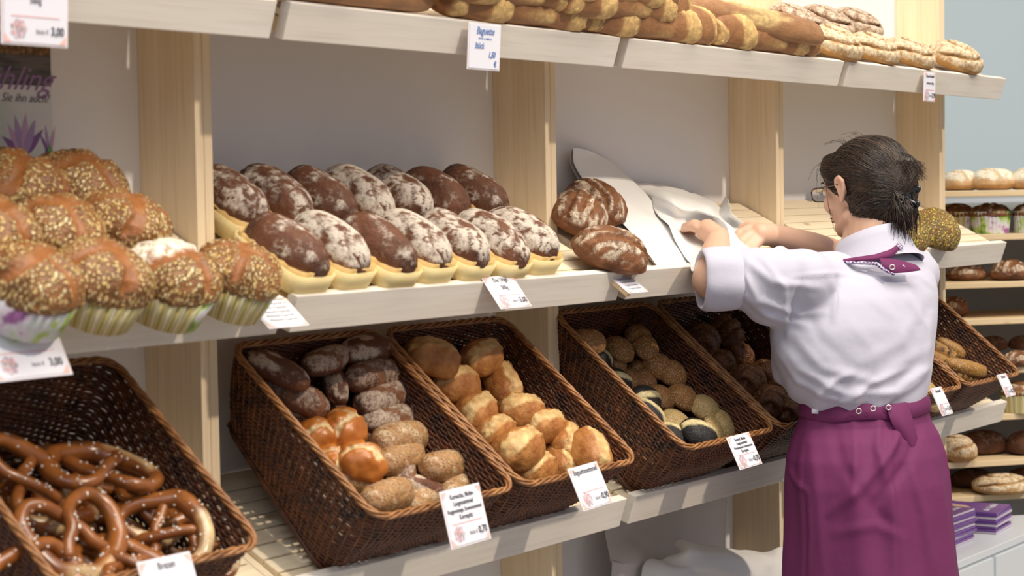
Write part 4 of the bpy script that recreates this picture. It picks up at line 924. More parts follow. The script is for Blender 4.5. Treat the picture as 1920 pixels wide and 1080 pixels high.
for px, yb, dep, sc, an, me, mt, lab in [(1812, 526, .14, (.62, .75, .62), 10, rb, M_RUST, 'scored loaf on the third board, beside the upright'), (1893, 526, .12, (.70, .8, .80), 40, rb, M_RUST, 'scored loaf on the third board, right'),
        (1788, 598, .16, (.42, .6, .78), 0, rb, M_RUST, 'scored loaf half behind the upright, fourth board'), (1862, 655, .20, (.36, .5, .5), 0, db, M_RYE, 'dark smooth loaf behind the stick basket'), (1918, 655, .20, (.36, .5, .5), 0, db, M_RYE, 'dark smooth loaf by the photo\'s right edge, behind the stick basket'),
        (1908, 692, .10, (.55, .6, .6), 30, rb, M_RUST, 'scored loaf just above the stick basket\'s right corner'),
        (1795, 866, .06, (.42, .7, .82), 20, sw[0], M_SWIRL, 'pale floury round loaf beside the upright, second lowest board'), (1842, 866, .20, (.66, .7, .80), 5, db, M_RYE, 'large dark loaf on the second lowest board'), (1925, 866, .18, (.52, .7, .80), 5, db, M_RYE, 'large dark loaf on the second lowest board, at the photo\'s edge'),
        (1822, 932, .22, (.55, .7, .62), 5, db, M_RYE, 'dark loaf on the lowest board above the brochures'), (1878, 932, .10, (.80, .9, .60), 0, sw[1], M_SWIRL, 'floury loaf on the lowest board above the brochures'), (1925, 932, .22, (.5, .7, .62), 5, db, M_RYE, 'dark loaf on the lowest board at the photo\'s edge')]:
    if me is sw[0] or me is sw[1]: sc = tuple(v*1.45 for v in sc)
    if yb in (655,): back(me, mt, px, 694-4, dep, sc, an, 'rack_loaf', lab, off=.035)
    else: back(me, mt, px, yb, dep, sc, an, 'rack_loaf', lab)

# white counter, notched round the rack's end upright
HC = -.875; zc = EYE+HC; yf = onZ(1787, 1057, zc)[1]
t = thing('counter', 'low white counter carrying the purple brochures at the lower right', 'counter', (2.0, yf, 0))
M_WH = plain('white laminate', (.66, .70, .74), .35, .5); M_WH2 = plain('light grey laminate', (.52, .56, .60), .4, .5)
fp = [(0, 0), (1.10, 0), (.84, .05-yf), (.60, .05-yf), (.60, -.004-yf), (0, -.004-yf)]
def ext(mb, poly, z0, z1):
    n = len(poly); V = [(x, y, z0) for x, y in poly]+[(x, y, z1) for x, y in poly]
    return mb.add(V, [(i, (i+1) % n, n+(i+1) % n, n+i) for i in range(n)]+[tuple(range(n))[::-1], tuple(range(n, 2*n))])
bevel(ext(MB(), fp, zc-.018, zc).build('worktop', M_WH, t), .0015)
inn = [(.006, .006), (1.09, .006), (.834, .044-yf), (.606, .044-yf), (.606, -.006-yf), (.006, -.006-yf)]
ext(MB(), inn, .0, zc-.0185).build('carcass', M_WH2, t)
sx = onY(1862, 1060, yf)[0]-2.0
for x0, x1 in ((.012, sx-.004), (sx+.010, sx+.50)): bevel(MB().box((x0, -.004, .05), (x1, .0055, zc-.024)).build('door', M_WH, t), .001)
# brochure stacks
M_BRO = plain('purple brochure cover', (.17, .07, .30), .3, .5); M_BRO2 = plain('brochure page edges', (.55, .48, .58), .5); M_SKIN2 = plain('printed face tone', (.62, .40, .30), .4); M_HAIR2 = plain('printed dark hair', (.08, .045, .03), .4); M_LIL = plain('printed lilac stripes', (.50, .44, .66), .4)
def brochures(px, py, n, rot, label, wd=.145, ln=.21):
    p = onZ(px, py, zc); 
    for k in range(n):
        rg = random.Random(k*7+n); tt = thing('brochure', label if k == n-1 else 'purple brochure inside the stack %s' % ('nearer the apron' if rot < .1 else 'at the photo\'s right edge'), 'brochure', (p[0]+rg.uniform(-.003, .003), p[1]+rg.uniform(-.003, .003), zc+.0004+k*.0062), (0, 0, rot+rg.uniform(-.03, .03)), group='purple brochures on the counter')
        mb = MB(); 
        bevel(mb.box((0, 0, 0), (wd, ln, .0056)).build('pages', M_BRO if k % 3 else M_BRO2, tt), .0012)
        if k == n-1:
            MB().box((.001, .001, .0057), (wd-.001, ln-.001, .0062)).build('cover', M_BRO, tt)
            ext(MB(), [(.002, .07), (.05, .075), (.085, .10), (.10, .14), (wd-.002, .19), (wd-.002, ln-.002), (.002, ln-.002)], .0063, .0066).build('printed_face', M_SKIN2, tt)
            ext(MB(), [(.055, .165), (wd-.002, .145), (wd-.002, ln-.002), (.05, ln-.002)], .0067, .0070).build('printed_hair', M_HAIR2, tt)
            e = MB(); a_ = np.arange(16)*2*PI/16; e.add(np.stack([.045+.010*np.cos(a_), .125+.004*np.sin(a_), a_*0+.0068], 1), [tuple(range(16))]); e.build('printed_eye', M_HAIR2, tt)
            q = link('lettering', text_mesh('die Vielfalt', .026, shear=.5, bold=.0003), M_CARD, tt); q.location = (wd*.5, .035, .0068)
ba = brochures
ba(1785, 1030, 13, 0.0, 'top purple brochure of the stack nearer the apron, with a printed face')
ba(1868, 1003, 9, .12, 'top purple brochure of the stack at the photo\'s right edge')
t = thing('leaflet', 'open lilac striped leaflet lying behind the brochures with curling edge', 'leaflet', tuple(onZ(1800, 965, zc+.03)))
P0 = onZ(1768, 968, zc+.012); g = np.linspace(0, 1, 20); V = np.array([[(.42*u, .16*v, .045*math.sin(u*5)*v*.5+.012+.02*v) for u in g] for v in g]).reshape(-1, 3)
o = MB().add(V, [(i*20+j, i*20+j+1, i*20+21+j, i*20+20+j) for i in range(19) for j in range(19)]).build('sheet', M_LIL, t, True); t.location = (P0[0]+.02, P0[1]-.02, zc+.001); o.modifiers.new('th', 'SOLIDIFY').thickness = .001

# ------------------------------------------------------------------ the shop assistant
def fused(mb, voxel, smooth=6, fac=.5, name='fused'):
    """fuse overlapping volumes into one continuous surface"""
    o = bpy.data.objects.new('tmp', mb.mesh('tmp')); COL.objects.link(o)
    r = o.modifiers.new('r', 'REMESH'); r.mode = 'VOXEL'; r.voxel_size = voxel; r.use_smooth_shade = True
    if smooth: q = o.modifiers.new('s', 'SMOOTH'); q.iterations = smooth; q.factor = fac
    bpy.context.view_layer.update()
    me = bpy.data.meshes.new_from_object(o.evaluated_get(bpy.context.evaluated_depsgraph_get())); me.name = name
    d = o.data; bpy.data.objects.remove(o); bpy.data.meshes.remove(d); return me
def getv(me): a = np.empty(len(me.vertices)*3, np.float32); me.vertices.foreach_get('co', a); return a.reshape(-1, 3).astype(float)
def setv(me, V): me.vertices.foreach_set('co', V.astype(np.float32).ravel()); me.update()
def getn(me): a = np.empty(len(me.vertices)*3, np.float32); me.vertices.foreach_get('normal', a); return a.reshape(-1, 3).astype(float)
g_ = np.array([.285, .958, 0]); l_ = np.array([-.958, .285, 0]); u_ = np.array([0, 0, 1.])
tl_ = R_(9)                                              # head bent a little forward
hf = g_*math.cos(tl_)-u_*math.sin(tl_); hu = u_*math.cos(tl_)+g_*math.sin(tl_)
HCn = atD(1624, 350, 3.6); HS = .90
def hp(f, l, u): return HCn+(hf*f+l_*l+hu*u)*HS
def HM_(a, b, c): return np.stack([hf*a, l_*b, hu*c], 1)*HS
bx_ = atD(1620, 760, 3.5)
fl0 = np.array([bx_[0], bx_[1]+.02, 0])
body = MB()
body.ell(hp(-.006, 0, .018), HM_(.094, .075, .080)); body.ell(hp(.036, 0, -.028), HM_(.055, .060, .072)); body.ell(hp(.050, 0, -.066), HM_(.036, .038, .026))
body.ell(hp(.082, 0, -.086), HM_(.012, .016, .012)); body.ell(hp(.078, 0, .030), HM_(.016, .046, .022))
body.cone(hp(.088, 0, .004), hp(.108, 0, -.026), .007, .009); body.ell(hp(.096, 0, -.031), HM_(.012, .014, .007))
body.ell(hp(.088, 0, -.052), HM_(.011, .022, .005)); body.ell(hp(.086, 0, -.061), HM_(.011, .019, .006))
for sg in (1, -1):
    body.ell(hp(.058, sg*.040, -.026), HM_(.026, .024, .026)); body.ell(hp(.078, sg*.031, .004), HM_(.012, .014, .010))
    body.cone(hp(.010, sg*.052, -.060), hp(.060, sg*.026, -.080), .015, .014)
    # ear: shell with a raised helix and a lobe
    body.ell(hp(.000, sg*.077, -.004), HM_(.013, .005, .023))
    E_ = [hp(.011, sg*.080, .004), hp(.007, sg*.083, .017), hp(-.005, sg*.086, .021), hp(-.015, sg*.087, .011), hp(-.014, sg*.085, -.006), hp(-.004, sg*.081, -.024), hp(.003, sg*.078, -.030)]
    for a, b in zip(E_[:-1], E_[1:]): body.cone(a, b, .0042, .0042, 8)
    body.ell(hp(.001, sg*.079, -.027), HM_(.007, .005, .008))
nb = atD(1640, 478, 3.555)
body.cone(hp(-.022, 0, -.045), nb+u_*.005, .050, .054); body.cone(hp(.010, 0, -.062), nb+g_*.03+u_*.005, .036, .046)
shL = atD(1503, 525, 3.40); shR = atD(1716, 510, 3.64); chest = atD(1604, 600, 3.5)
for s_ in (shL, shR): body.cone(nb-u_*.065, s_-u_*.02, .030, .030)
body.cone(nb-u_*.03, chest, .05, .085); body.cone(chest, bx_, .085, .075); body.cone(bx_, bx_-u_*.16, .075, .09)
elL = atD(1334, 524, 3.38); wrL = atD(1347, 447, 3.53); haL = atD(1306, 431, 3.50)
elR = atD(1592, 492, 3.80); wrR = atD(1446, 440, 3.63); haR = atD(1416, 446, 3.60)
body.cone(shL, elL, .044, .036); body.cone(elL, elL*.45+wrL*.55, .036, .030); body.cone(elL*.45+wrL*.55, wrL, .030, .0215)
body.cone(shR-u_*.008, elR, .034, .035); body.cone(elR, elR*.5+wrR*.5, .037, .034); body.cone(elR*.5+wrR*.5, wrR, .034, .0225)
def hand(w, palm, ends, thumb, wr=.021):
    """w wrist, palm centre; ends: four fingers as (knuckle, middle, tip); thumb as (root, joint, tip)"""
    body.cone(w, palm, wr, .022)
    for i, (a, b, c) in enumerate(ends):
        r = [.0092, .0095, .009, .008][i]
        body.cone(w*.35+palm*.65, a, .013, r+.0015, 10); body.cone(a, b, r+.0008, r-.0006, 10); body.cone(b, c, r-.0004, r-.0022, 10)
    a, b, c = thumb; body.cone(w*.6+palm*.4, a, .014, .0115, 10); body.cone(a, b, .0115, .0095, 10); body.cone(b, c, .0095, .0075, 10)
# left hand: seen from its back, fingers pressed forward and down into the sack
hand(wrL, atD(1326, 432, 3.553), [(atD(1308, 424, 3.598), atD(1297, 434, 3.623), atD(1300, 448, 3.638)), (atD(1303, 421, 3.583), atD(1289, 429, 3.608), atD(1291, 444, 3.623)),
      (atD(1300, 421, 3.566), atD(1285, 425, 3.588), atD(1281, 438, 3.608)), (atD(1304, 427, 3.550), atD(1291, 427, 3.563), atD(1281, 432, 3.583))], (atD(1340, 445, 3.578), atD(1334, 455, 3.608), atD(1322, 460, 3.628)), .0215)
# right hand: thumb on top, fingers curling under the sack edge
hand(wrR, atD(1426, 439, 3.61), [(atD(1403, 430, 3.615), atD(1385, 437, 3.612), atD(1386, 447, 3.602)), (atD(1404, 441, 3.602), atD(1389, 452, 3.590), atD(1399, 462, 3.580)),
      (atD(1410, 451, 3.592), atD(1398, 464, 3.575), atD(1410, 471, 3.568)), (atD(1418, 458, 3.587), atD(1410, 471, 3.570), atD(1421, 476, 3.564))], (atD(1420, 426, 3.625), atD(1404, 422, 3.635), atD(1390, 427, 3.64)), .0225)
hipc = bx_-u_*.16
for sg in (1, -1):
    hj = hipc+l_*.075*sg-u_*.03; kn = hj-u_*.40+g_*.02; an = np.array([kn[0], kn[1], .08])-g_*.03
    body.cone(hj, kn, .080, .055); body.cone(kn, kn*.6+an*.4, .055, .050); body.cone(kn*.6+an*.4, an, .050, .036)
    body.cone(an-u_*.02, an-u_*.035+g_*.13, .036, .030)
BODY = fused(body, .0031, 4, .45, 'body')
sk = NT('skin', .45, .4); o = sk.map((1, 1, 1)); sk.b.inputs['Subsurface Weight'].default_value = .12; sk.b.inputs['Subsurface Radius'].default_value = (.012, .005, .003)
sk.b.inputs['Subsurface Scale'].default_value = 1.
sk.bump(sk.noise(o, 260, 3), .0004, .3)
M_SKIN = sk.col(sk.mix(sk.noise(o, 22, 3), (.60, .355, .245), (.70, .45, .33)))
person = thing('person', 'woman seen from behind in a white shirt and magenta apron, reaching for the paper sack', 'person', (fl0[0], fl0[1], 0))
PO = np.array([fl0[0], fl0[1], 0.])
def onp(me, name, mat, parent=None, **k):
    V = getv(me); setv(me, V-PO); return link(name, me, mat, parent or person, True, **k)
bodyo = onp(BODY, 'body', M_SKIN)
def mbp(mb, name, mat, parent=None, smooth=True, **k): return onp(mb.mesh(name), name, mat, parent, **k)

# shirt: lofted torso fused with puffy sleeves, then folded
def ring(c, a, b, n=72, f=None, l=None, e=1.):
    f = g_ if f is None else f; l = l_ if l is None else l; t = np.arange(n)*2*PI/n
    sp = lambda x: np.sign(x)*np.abs(x)**e
    return np.array(c)+np.outer(a*sp(np.cos(t)), l)+np.outer(b*sp(np.sin(t)), f)
def loft(rings, cap=True):
    n = len(rings[0]); V = np.concatenate(rings); F = []
    for i in range(len(rings)-1):
        for j in range(n): k = (j+1) % n; F.append((i*n+j, i*n+k, (i+1)*n+k, (i+1)*n+j))
    if cap: F += [tuple(range(n))[::-1], tuple(range((len(rings)-1)*n, len(rings)*n))]
    return V, F
tor = [(1640, 474, 3.56, .062, .056), (1634, 486, 3.555, .10, .066), (1622, 502, 3.545, .150, .078), (1614, 522, 3.53, .176, .092), (1608, 555, 3.52, .187, .106), (1602, 610, 3.505, .186, .113), (1601, 660, 3.50, .178, .112),
       (1607, 705, 3.50, .163, .106), (1615, 740, 3.50, .146, .099), (1622, 762, 3.50, .132, .092)]
sh = MB(); V, F = loft([ring(atD(x, y, d), a, b, 64, e=.92) for x, y, d, a, b in tor][::-1]); sh.add(V, F)
sh.cone(atD(1530, 530, 3.46), shL, .056, .060); sh.cone(shL-u_*.004, elL*.5+shL*.5, .060, .060); sh.cone(elL*.5+shL*.5, elL*.72+shL*.28, .060, .054)
sh.cone(atD(1530, 575, 3.47), atD(1440, 560, 3.40), .050, .050)
sh.cone(atD(1565, 520, 3.48), atD(1500, 528, 3.42), .050, .054); sh.cone(atD(1560, 560, 3.48), atD(1495, 560, 3.43), .06, .06); sh.cone(atD(1690, 520, 3.62), shR-u_*.006, .054, .050); sh.cone(shR-u_*.006, elR*.5+shR*.5, .050, .052); sh.cone(elR*.5+shR*.5, elR, .058, .050)
# shirt fullness hanging over the waistband
for px, py, d, r in ((1480, 700, 3.45, .035), (1520, 722, 3.42, .04), (1570, 735, 3.40, .045), (1640, 735, 3.42, .04), (1700, 718, 3.50, .035)): sh.cone(atD(px, py-26, d+.03), atD(px, py, d+.035), r, r*.9)
SH = fused(sh, .0050, 24, .6, 'shirt')
V = getv(SH); N = getn(SH); W = V-_C; zc_ = W@_F; PXx = 960+FPX*(W@_R)/zc_; PYy = 540-FPX*(W@_U)/zc_
FAC = sm(-.05, .35, -(N@_F))
def crease(pts, wd, amp):
    """soft ridge (or valley) in the cloth along a bent line across the back"""
    out = np.zeros(len(V)); P = np.array(pts, float); seg = np.hypot(*np.diff(P, axis=0).T); tot = seg.sum(); acc = 0
    for (a, b, L) in zip(P[:-1], P[1:], seg):
        d = (b-a)/L; r0 = PXx-a[0]; r1 = PYy-a[1]; t = np.clip(r0*d[0]+r1*d[1], 0, L); q = np.hypot(r0-d[0]*t, r1-d[1]*t); u = (acc+t)/tot
        out = np.maximum(out, np.exp(-(q/wd)**2)*np.sin(np.clip(u*.92+.04, 0, 1)*PI)**.6); acc += L
    return out*amp*FAC
D_ = .0015*noise(V, 16, 5, 2)+.0022*noise(V*np.array([1, 1, .35]), 11, 9, 2)
for pts, wd, am in [([(1436, 612), (1500, 690), (1582, 738), (1680, 735), (1735, 690)], 9, .0075), ([(1445, 640), (1500, 715), (1575, 752), (1640, 750)], 8, .0065), ([(1470, 610), (1540, 690), (1640, 715), (1738, 650)], 10, .004),
        ([(1560, 522), (1566, 560), (1562, 600)], 6, .006), ([(1500, 500), (1496, 560), (1470, 620)], 9, -.006), ([(1385, 500), (1420, 560), (1500, 590), (1545, 585)], 8, .0075), ([(1380, 540), (1440, 590), (1510, 610)], 8, .007),
        ([(1388, 480), (1392, 530), (1384, 590)], 6, -.007), ([(1400, 490), (1450, 530), (1540, 540)], 8, .0055), ([(1430, 485), (1470, 540), (1478, 640)], 7, .005), ([(1345, 478), (1349, 530), (1343, 572)], 4, -.003),
        ([(1620, 545), (1680, 600), (1712, 690)], 12, .002), ([(1700, 540), (1728, 610), (1725, 700)], 8, .006), ([(1735, 560), (1690, 640), (1600, 690)], 12, .002), ([(1745, 590), (1730, 690), (1660, 745)], 8, .006),
        ([(1590, 600), (1640, 660), (1640, 730)], 12, .0015), ([(1500, 560), (1540, 640), (1600, 690)], 12, -.0025), ([(1640, 520), (1720, 516), (1750, 540)], 5, .003), ([(1480, 519), (1560, 512), (1640, 522)], 4, .003),
        ([(1530, 745), (1560, 715), (1600, 700)], 6, .005), ([(1580, 755), (1630, 720), (1700, 690)], 6, .005), ([(1660, 755), (1700, 730), (1735, 700)], 6, .005)]:
    D_ = D_+crease(pts, wd, am)
D_ = D_+.0035*np.sin(PXx*.11+PYy*.035+3*noise(V, 9, 21, 1))*sm(690, 745, PYy)
V = V+N*(1.1*D_)[:, None]; setv(SH, V)
ct = NT('white shirt cotton', .75, .25); o = ct.map((1, 1, 1)); ct.bump(ct.noise(o, 30, 4), .004, .35); ct.b.inputs['Sheen Weight'].default_value = .15
M_SHIRT = ct.col((.52, .51, .61))
shirt = onp(SH, 'shirt', M_SHIRT)
# rolled cuffs
def cuff(c0, c1, r, name):
    d = (c1-c0)/np.linalg.norm(c1-c0); a = np.cross(d, u_); a /= np.linalg.norm(a); b = np.cross(d, a); rs = []
    L = np.linalg.norm(c1-c0)
    for t, k in ((-.1, .80), (0, 1.0), (.15, 1.07), (.8, 1.08), (1.0, 1.02), (1.03, .92), (.9, .84), (.2, .82)):
        tt = np.arange(48)*2*PI/48; w_ = 1+.04*np.sin(tt*3+t*2)+.02*np.sin(tt*7); rs.append(c0+d*L*t+np.outer(np.cos(tt)*w_*r*k, a)+np.outer(np.sin(tt)*w_*r*k, b))
    V, F = loft(rs, False); mb = MB().add(V, F); o = mbp(mb, name, M_SHIRT, shirt); o.modifiers.new('s', 'SUBSURF').render_levels = 1; return o
cuff(elL*.70+shL*.30, elL*1.12-shL*.12, .0545, 'cuff')
cuff(elR*.80+shR*.20, elR*1.05-shR*.05, .050, 'cuff')

# collar: white stand, turned-down magenta band with press studs
M_MAG = NT('magenta apron cloth', .72, .25); o = M_MAG.map((1, 1, 1)); M_MAG.bump(M_MAG.noise(o, 22, 4), .005, .3)
M_MAG = M_MAG.col(M_MAG.mix(M_MAG.noise(o, 500, 1), (.140, .022, .088), (.168, .030, .108)))
M_PLAID = NT('purple checked trim', .7); o = M_PLAID.map((1, 1, 1)); ck = M_PLAID.n('ShaderNodeTexChecker'); M_PLAID.l(o, ck.inputs[0]); ck.inputs['Scale'].default_value = 220; ck.inputs[1].default_value = (.55, .5, .6, 1); ck.inputs[2].default_value = (.10, .05, .18, 1); M_PLAID = M_PLAID.col(ck.outputs[0])
nc = nb+g_*.004
def cr(u, a, b, sh_=0, f_=0):
    r = ring(nc+l_*sh_+g_*f_, a, b, 64); q = (r-nc)@g_
    return r+np.outer(u*(1-.0*q)-q*.42-.004+.1*abs(u), u_)
V, F = loft([cr(-.030, .104, .082, 0, -.004), cr(-.006, .088, .074), cr(.022, .073, .066, 0, .004), cr(.038, .068, .063, 0, .006), cr(.0385, .065, .060, 0, .006), cr(.005, .062, .055, 0, .005)], False)
collar = mbp(MB().add(V, F), 'collar', M_SHIRT, shirt)
def strip(pts, wid, name, mat, th=.0016):
    """cloth band through pixel/depth points, wid gives its lower edge offsets"""
    A = np.array([atD(*p) for p in pts]); B = np.array([atD(*p) for p in wid]); n = 30
    def rs(Q): t = np.linspace(0, 1, len(Q)); tt = np.linspace(0, 1, n); return np.stack([np.interp(tt, t, Q[:, i]) for i in range(3)], 1)
    A, B = rs(A), rs(B); rows = [A*(1-k)+B*k-_F*.004*math.sin(k*PI) for k in np.linspace(0, 1, 6)]
    V = np.concatenate(rows); F = [(i*n+j, i*n+j+1, (i+1)*n+j+1, (i+1)*n+j) for i in range(5) for j in range(n-1)]
    o = mbp(MB().add(V, F), name, mat, shirt); q = o.modifiers.new('t', 'SOLIDIFY'); q.thickness = th; q.offset = 0; q2 = o.modifiers.new('s', 'SUBSURF'); q2.render_levels = 1; return o
dN = 3.445
strip([(1575, 487, dN), (1605, 482, dN-.005), (1640, 477, dN), (1668, 468, dN+.015), (1684, 457, dN+.05)], [(1580, 493, dN-.003), (1612, 490, dN-.010), (1642, 488, dN-.008), (1672, 483, dN+.01), (1690, 463, dN+.05)], 'magenta_band', M_MAG)
strip([(1648, 484, dN-.008), (1668, 484, dN-.006), (1695, 489, dN+.005), (1718, 497, dN+.02)], [(1655, 503, dN-.016), (1675, 513, dN-.018), (1700, 511, dN-.005), (1727, 507, dN+.012)], 'magenta_tab', M_MAG)
strip([(1540, 482, dN+.02), (1570, 488, dN), (1610, 491, dN-.011), (1645, 491, dN-.012), (1660, 504, dN-.018), (1678, 514, dN-.019)], [(1541, 486, dN+.02), (1572, 493, dN-.002), (1612, 496, dN-.014), (1642, 497, dN-.015), (1657, 509, dN-.02), (1676, 517, dN-.02)], 'checked_trim', M_PLAID)
strip([(1684, 453, dN+.045), (1694, 462, dN+.045)], [(1680, 461, dN+.035), (1688, 468, dN+.035)], 'checked_trim', M_PLAID)
M_STUD = plain('press stud metal', (.75, .74, .72), .25, .6, metal=.7)
def stud(x, y, d, par, r=.0045):
    c = atD(x, y, d); a = np.arange(20)*2*PI/20; rg = MB(); ax, ay = _R, _U
    rg.tube([c+ax*r*math.cos(t)+ay*r*math.sin(t) for t in a], .0012, 6, closed=True); mbp(rg, 'press_stud', M_STUD, par)
for x, y in ((1673, 501), (1692, 502), (1707, 501)): stud(x, y, dN-.022+(x-1673)*.0009, shirt)

# apron: skirt with soft vertical folds, waistband, overlap and bow end
apr = [(1622, 748, 3.50, .137, .096), (1622, 770, 3.50, .139, .098), (1622, 790, 3.50, .143, .103), (1622, 815, 3.49, .152, .113), (1623, 850, 3.485, .163, .124), (1625, 900, 3.48, .166, .132), (1628, 950, 3.48, .168, .136), (1630, 1010, 3.48, .171, .140), (1633, 1080, 3.48, .176, .145), (1634, 1180, 3.48, .182, .15), (1636, 1330, 3.48, .190, .157)]
Q = np.array([[*atD(x, y, d), a, b] for x, y, d, a, b in apr]); tq = np.linspace(0, 1, len(Q)); tt = np.linspace(0, 1, 90); Q = np.stack([np.interp(tt, tq, Q[:, i]) for i in range(5)], 1)
rs = []; na = 260; th = np.arange(na)*2*PI/na
for i, q in enumerate(Q):
    k = sm(.08, .6, tt[i]); r = ring(q[:3], 1., 1., na); dd = r-q[:3]
    a = q[3]; b = q[4]; base = np.outer(a*np.cos(th), l_)+np.outer(b*np.sin(th), g_)
    # folds spread downward from the gathered waist; the overlap steps out on the right back
    fo = .0042*k*np.sin(th*9+2*np.sin(th*2.3)+tt[i]*2.2)+.0015*k*np.sin(th*17+tt[i]*5)
    e = 1.5*PI+.30+tt[i]*.22                              # overlap edge angle behind
    fo = fo+.008*k*(sm(e-.04, e+.01, th))*(1-sm(e+.5, e+1.1, th))
    fo = fo+.007*np.exp(-((th-(1.5*PI-.55-.5*tt[i]))/.07)**2)*sm(.1, .3, tt[i])*(1-sm(.5, .8, tt[i]))
    nn = base/np.linalg.norm(base, axis=1)[:, None]; rs.append(q[:3]+base+nn*fo[:, None])
V, F = loft(rs, False)
cen = np.repeat(Q[:, :3], na, 0); N = V-cen; N[:, 2] = 0; N /= np.linalg.norm(N, axis=1)[:, None]
W = V-_C; zc_ = W@_F; PXx = 960+FPX*(W@_R)/zc_; PYy = 540-FPX*(W@_U)/zc_; FAC = sm(.0, .4, -(N@_F)); D_ = .002*noise(V, 14, 33, 2)
for pts, wd, am in [([(1705, 765), (1665, 850), (1610, 920), (1560, 960)], 11, .009), ([(1725, 800), (1700, 870), (1640, 950)], 10, -.006), ([(1650, 775), (1645, 840), (1660, 900)], 8, .006), ([(1600, 785), (1606, 850), (1600, 930)], 8, .005),
        ([(1700, 850), (1730, 960), (1750, 1080)], 10, .007), ([(1520, 800), (1530, 900), (1545, 1080)], 12, .005), ([(1480, 880), (1495, 905), (1518, 925)], 4, .006), ([(1518, 925), (1522, 1000), (1516, 1090)], 5, .004), ([(1560, 1000), (1640, 985), (1700, 1010)], 9, .004),
        ([(1680, 780), (1672, 850)], 6, .005), ([(1560, 790), (1580, 870), (1640, 960), (1690, 1000)], 12, -.004)]:
    D_ = D_+crease(pts, wd, am)
V = V+N*D_[:, None]; apron = mbp(MB().add(V, F), 'apron', M_MAG); qq = apron.modifiers.new('t', 'SOLIDIFY'); qq.thickness = .0015
wb = []
for (y, ex) in ((746, .000), (747, .0025), (760, .0035), (774, .0035), (776, .001)):
    c = atD(1622, y, 3.50); t_ = (y-748)/28.; a, b = .137+.003*t_+ex, .096+.003*t_+ex; wv = .0025*np.sin(th*5)
    wb.append(c+np.outer((a+wv*.3)*np.cos(th), l_)+np.outer((b+wv*.3)*np.sin(th), g_)+np.outer(wv, u_))
V, F = loft(wb, False); mbp(MB().add(V, F), 'waistband', M_MAG, apron)
for x, y, d in ((1610, 777, 3.386), (1637, 772, 3.388), (1666, 770, 3.402)): stud(x, y-6, d-.012, apron, .0045)
c = atD(1522, 766, 3.405); lab_ = MB(); lab_.add([c, c+_R*.013-_U*.001, c+_R*.013-_U*.010, c-_U*.009], [(0, 3, 2, 1)]); o_ = mbp(lab_, 'small_white_label', M_CARD, apron); o_.modifiers.new('t', 'SOLIDIFY').thickness = .001
# bow end hanging at the right hip
kn_ = [((1660, 758, 3.40), (1700, 752, 3.42), .003), ((1668, 790, 3.385), (1712, 790, 3.41), .010), ((1690, 830, 3.40), (1722, 832, 3.42), .012), ((1712, 880, 3.415), (1735, 884, 3.44), .008), ((1725, 920, 3.43), (1738, 925, 3.45), .004)]
rows = [[atD(*a)*(1-t)+atD(*b)*t-_F*h_*math.sin(t*PI) for t in np.linspace(0, 1, 10)] for a, b, h_ in kn_]
V = np.array(rows).reshape(-1, 3); F = [(i*10+j, i*10+j+1, (i+1)*10+j+1, (i+1)*10+j) for i in range(4) for j in range(9)]
o_ = mbp(MB().add(V, F), 'apron_tie', M_MAG, apron); o_.modifiers.new('t', 'SOLIDIFY').thickness = .002; o_.modifiers.new('s', 'SUBSURF').render_levels = 2

# trousers and shoes below the frame
tr = MB()
for sg in (1, -1):
    hj = hipc+l_*.075*sg-u_*.03; kn = hj-u_*.40+g_*.02; an = np.array([kn[0], kn[1], .08])-g_*.03
    tr.cone(hj-u_*.1, kn, .085, .064); tr.cone(kn, an, .064, .052)
onp(fused(tr, .01, 3, .5, 'trousers'), 'trousers', plain('black trousers', (.02, .02, .025), .8))
for sg in (1, -1):
    hj = hipc+l_*.075*sg; an = np.array([hj[0], hj[1], .05])-g_*.01; so = MB(); so.ell(an+g_*.06-u_*.008, np.stack([g_*.135, l_*.048, u_*.042], 1)); so.cone(an, an+u_*.03, .045, .045)
    onp(fused(so, .007, 2, .5, 'shoe'), 'shoe', plain('black shoe leather', (.02, .02, .02), .4))

# hair: a skull-hugging mass with combed strands, twisted up into a clip
hr = MB(); hr.ell(hp(-.014, 0, .026), HM_(.096, .081, .080)); hr.ell(hp(-.055, 0, -.012), HM_(.062, .071, .070)); hr.cone(hp(-.03, .02, .055), hp(-.03, -.02, .055), .038, .038)
hr.cone(hp(.045, .045, .050), hp(.030, .062, .018), .026, .018); hr.cone(hp(.045, -.045, .050), hp(.035, -.066, -.01), .026, .018)
hr.cone(hp(-.06, .0, -.03), hp(-.090, -.004, -.010), .046, .032); hr.cone(hp(-.090, -.004, -.010), hp(-.108, -.010, .028), .030, .020)
hr.cone(hp(-.06, .0, -.055), hp(-.092, .002, -.075), .042, .028); hr.cone(hp(-.040, .022, -.040), hp(-.052, .004, -.082), .050, .036); hr.cone(hp(-.035, -.02, -.040), hp(-.050, -.004, -.080), .050, .036)
HR = fused(hr, .0045, 6, .5, 'hair_mass')
ht = NT('dark brown hair', .42, .55); o = ht.map((1, 1, 1))
hc = ht.mix(ht.ramp(ht.noise(o, 26, 3, .7), [(.42, 0.), (.72, 1.)]), (.009, .006, .004), (.035, .018, .010))
ht.b.inputs['Anisotropic'].default_value = .6
M_HAIR = ht.col(hc)
hair = onp(HR, 'hair', M_HAIR)
rg = random.Random(5)
clip_c = hp(-.106, -.004, -.022)
def bez(p0, p1, p2, p3, n=14): t = np.linspace(0, 1, n)[:, None]; return p0*(1-t)**3+3*p1*t*(1-t)**2+3*p2*t*t*(1-t)+p3*t**3
from mathutils.bvhtree import BVHTree
HV = getv(HR)+PO; bvh = BVHTree.FromPolygons(HV.tolist(), [tuple(p.vertices) for p in HR.polygons])
groups = [MB(), MB(), MB()]
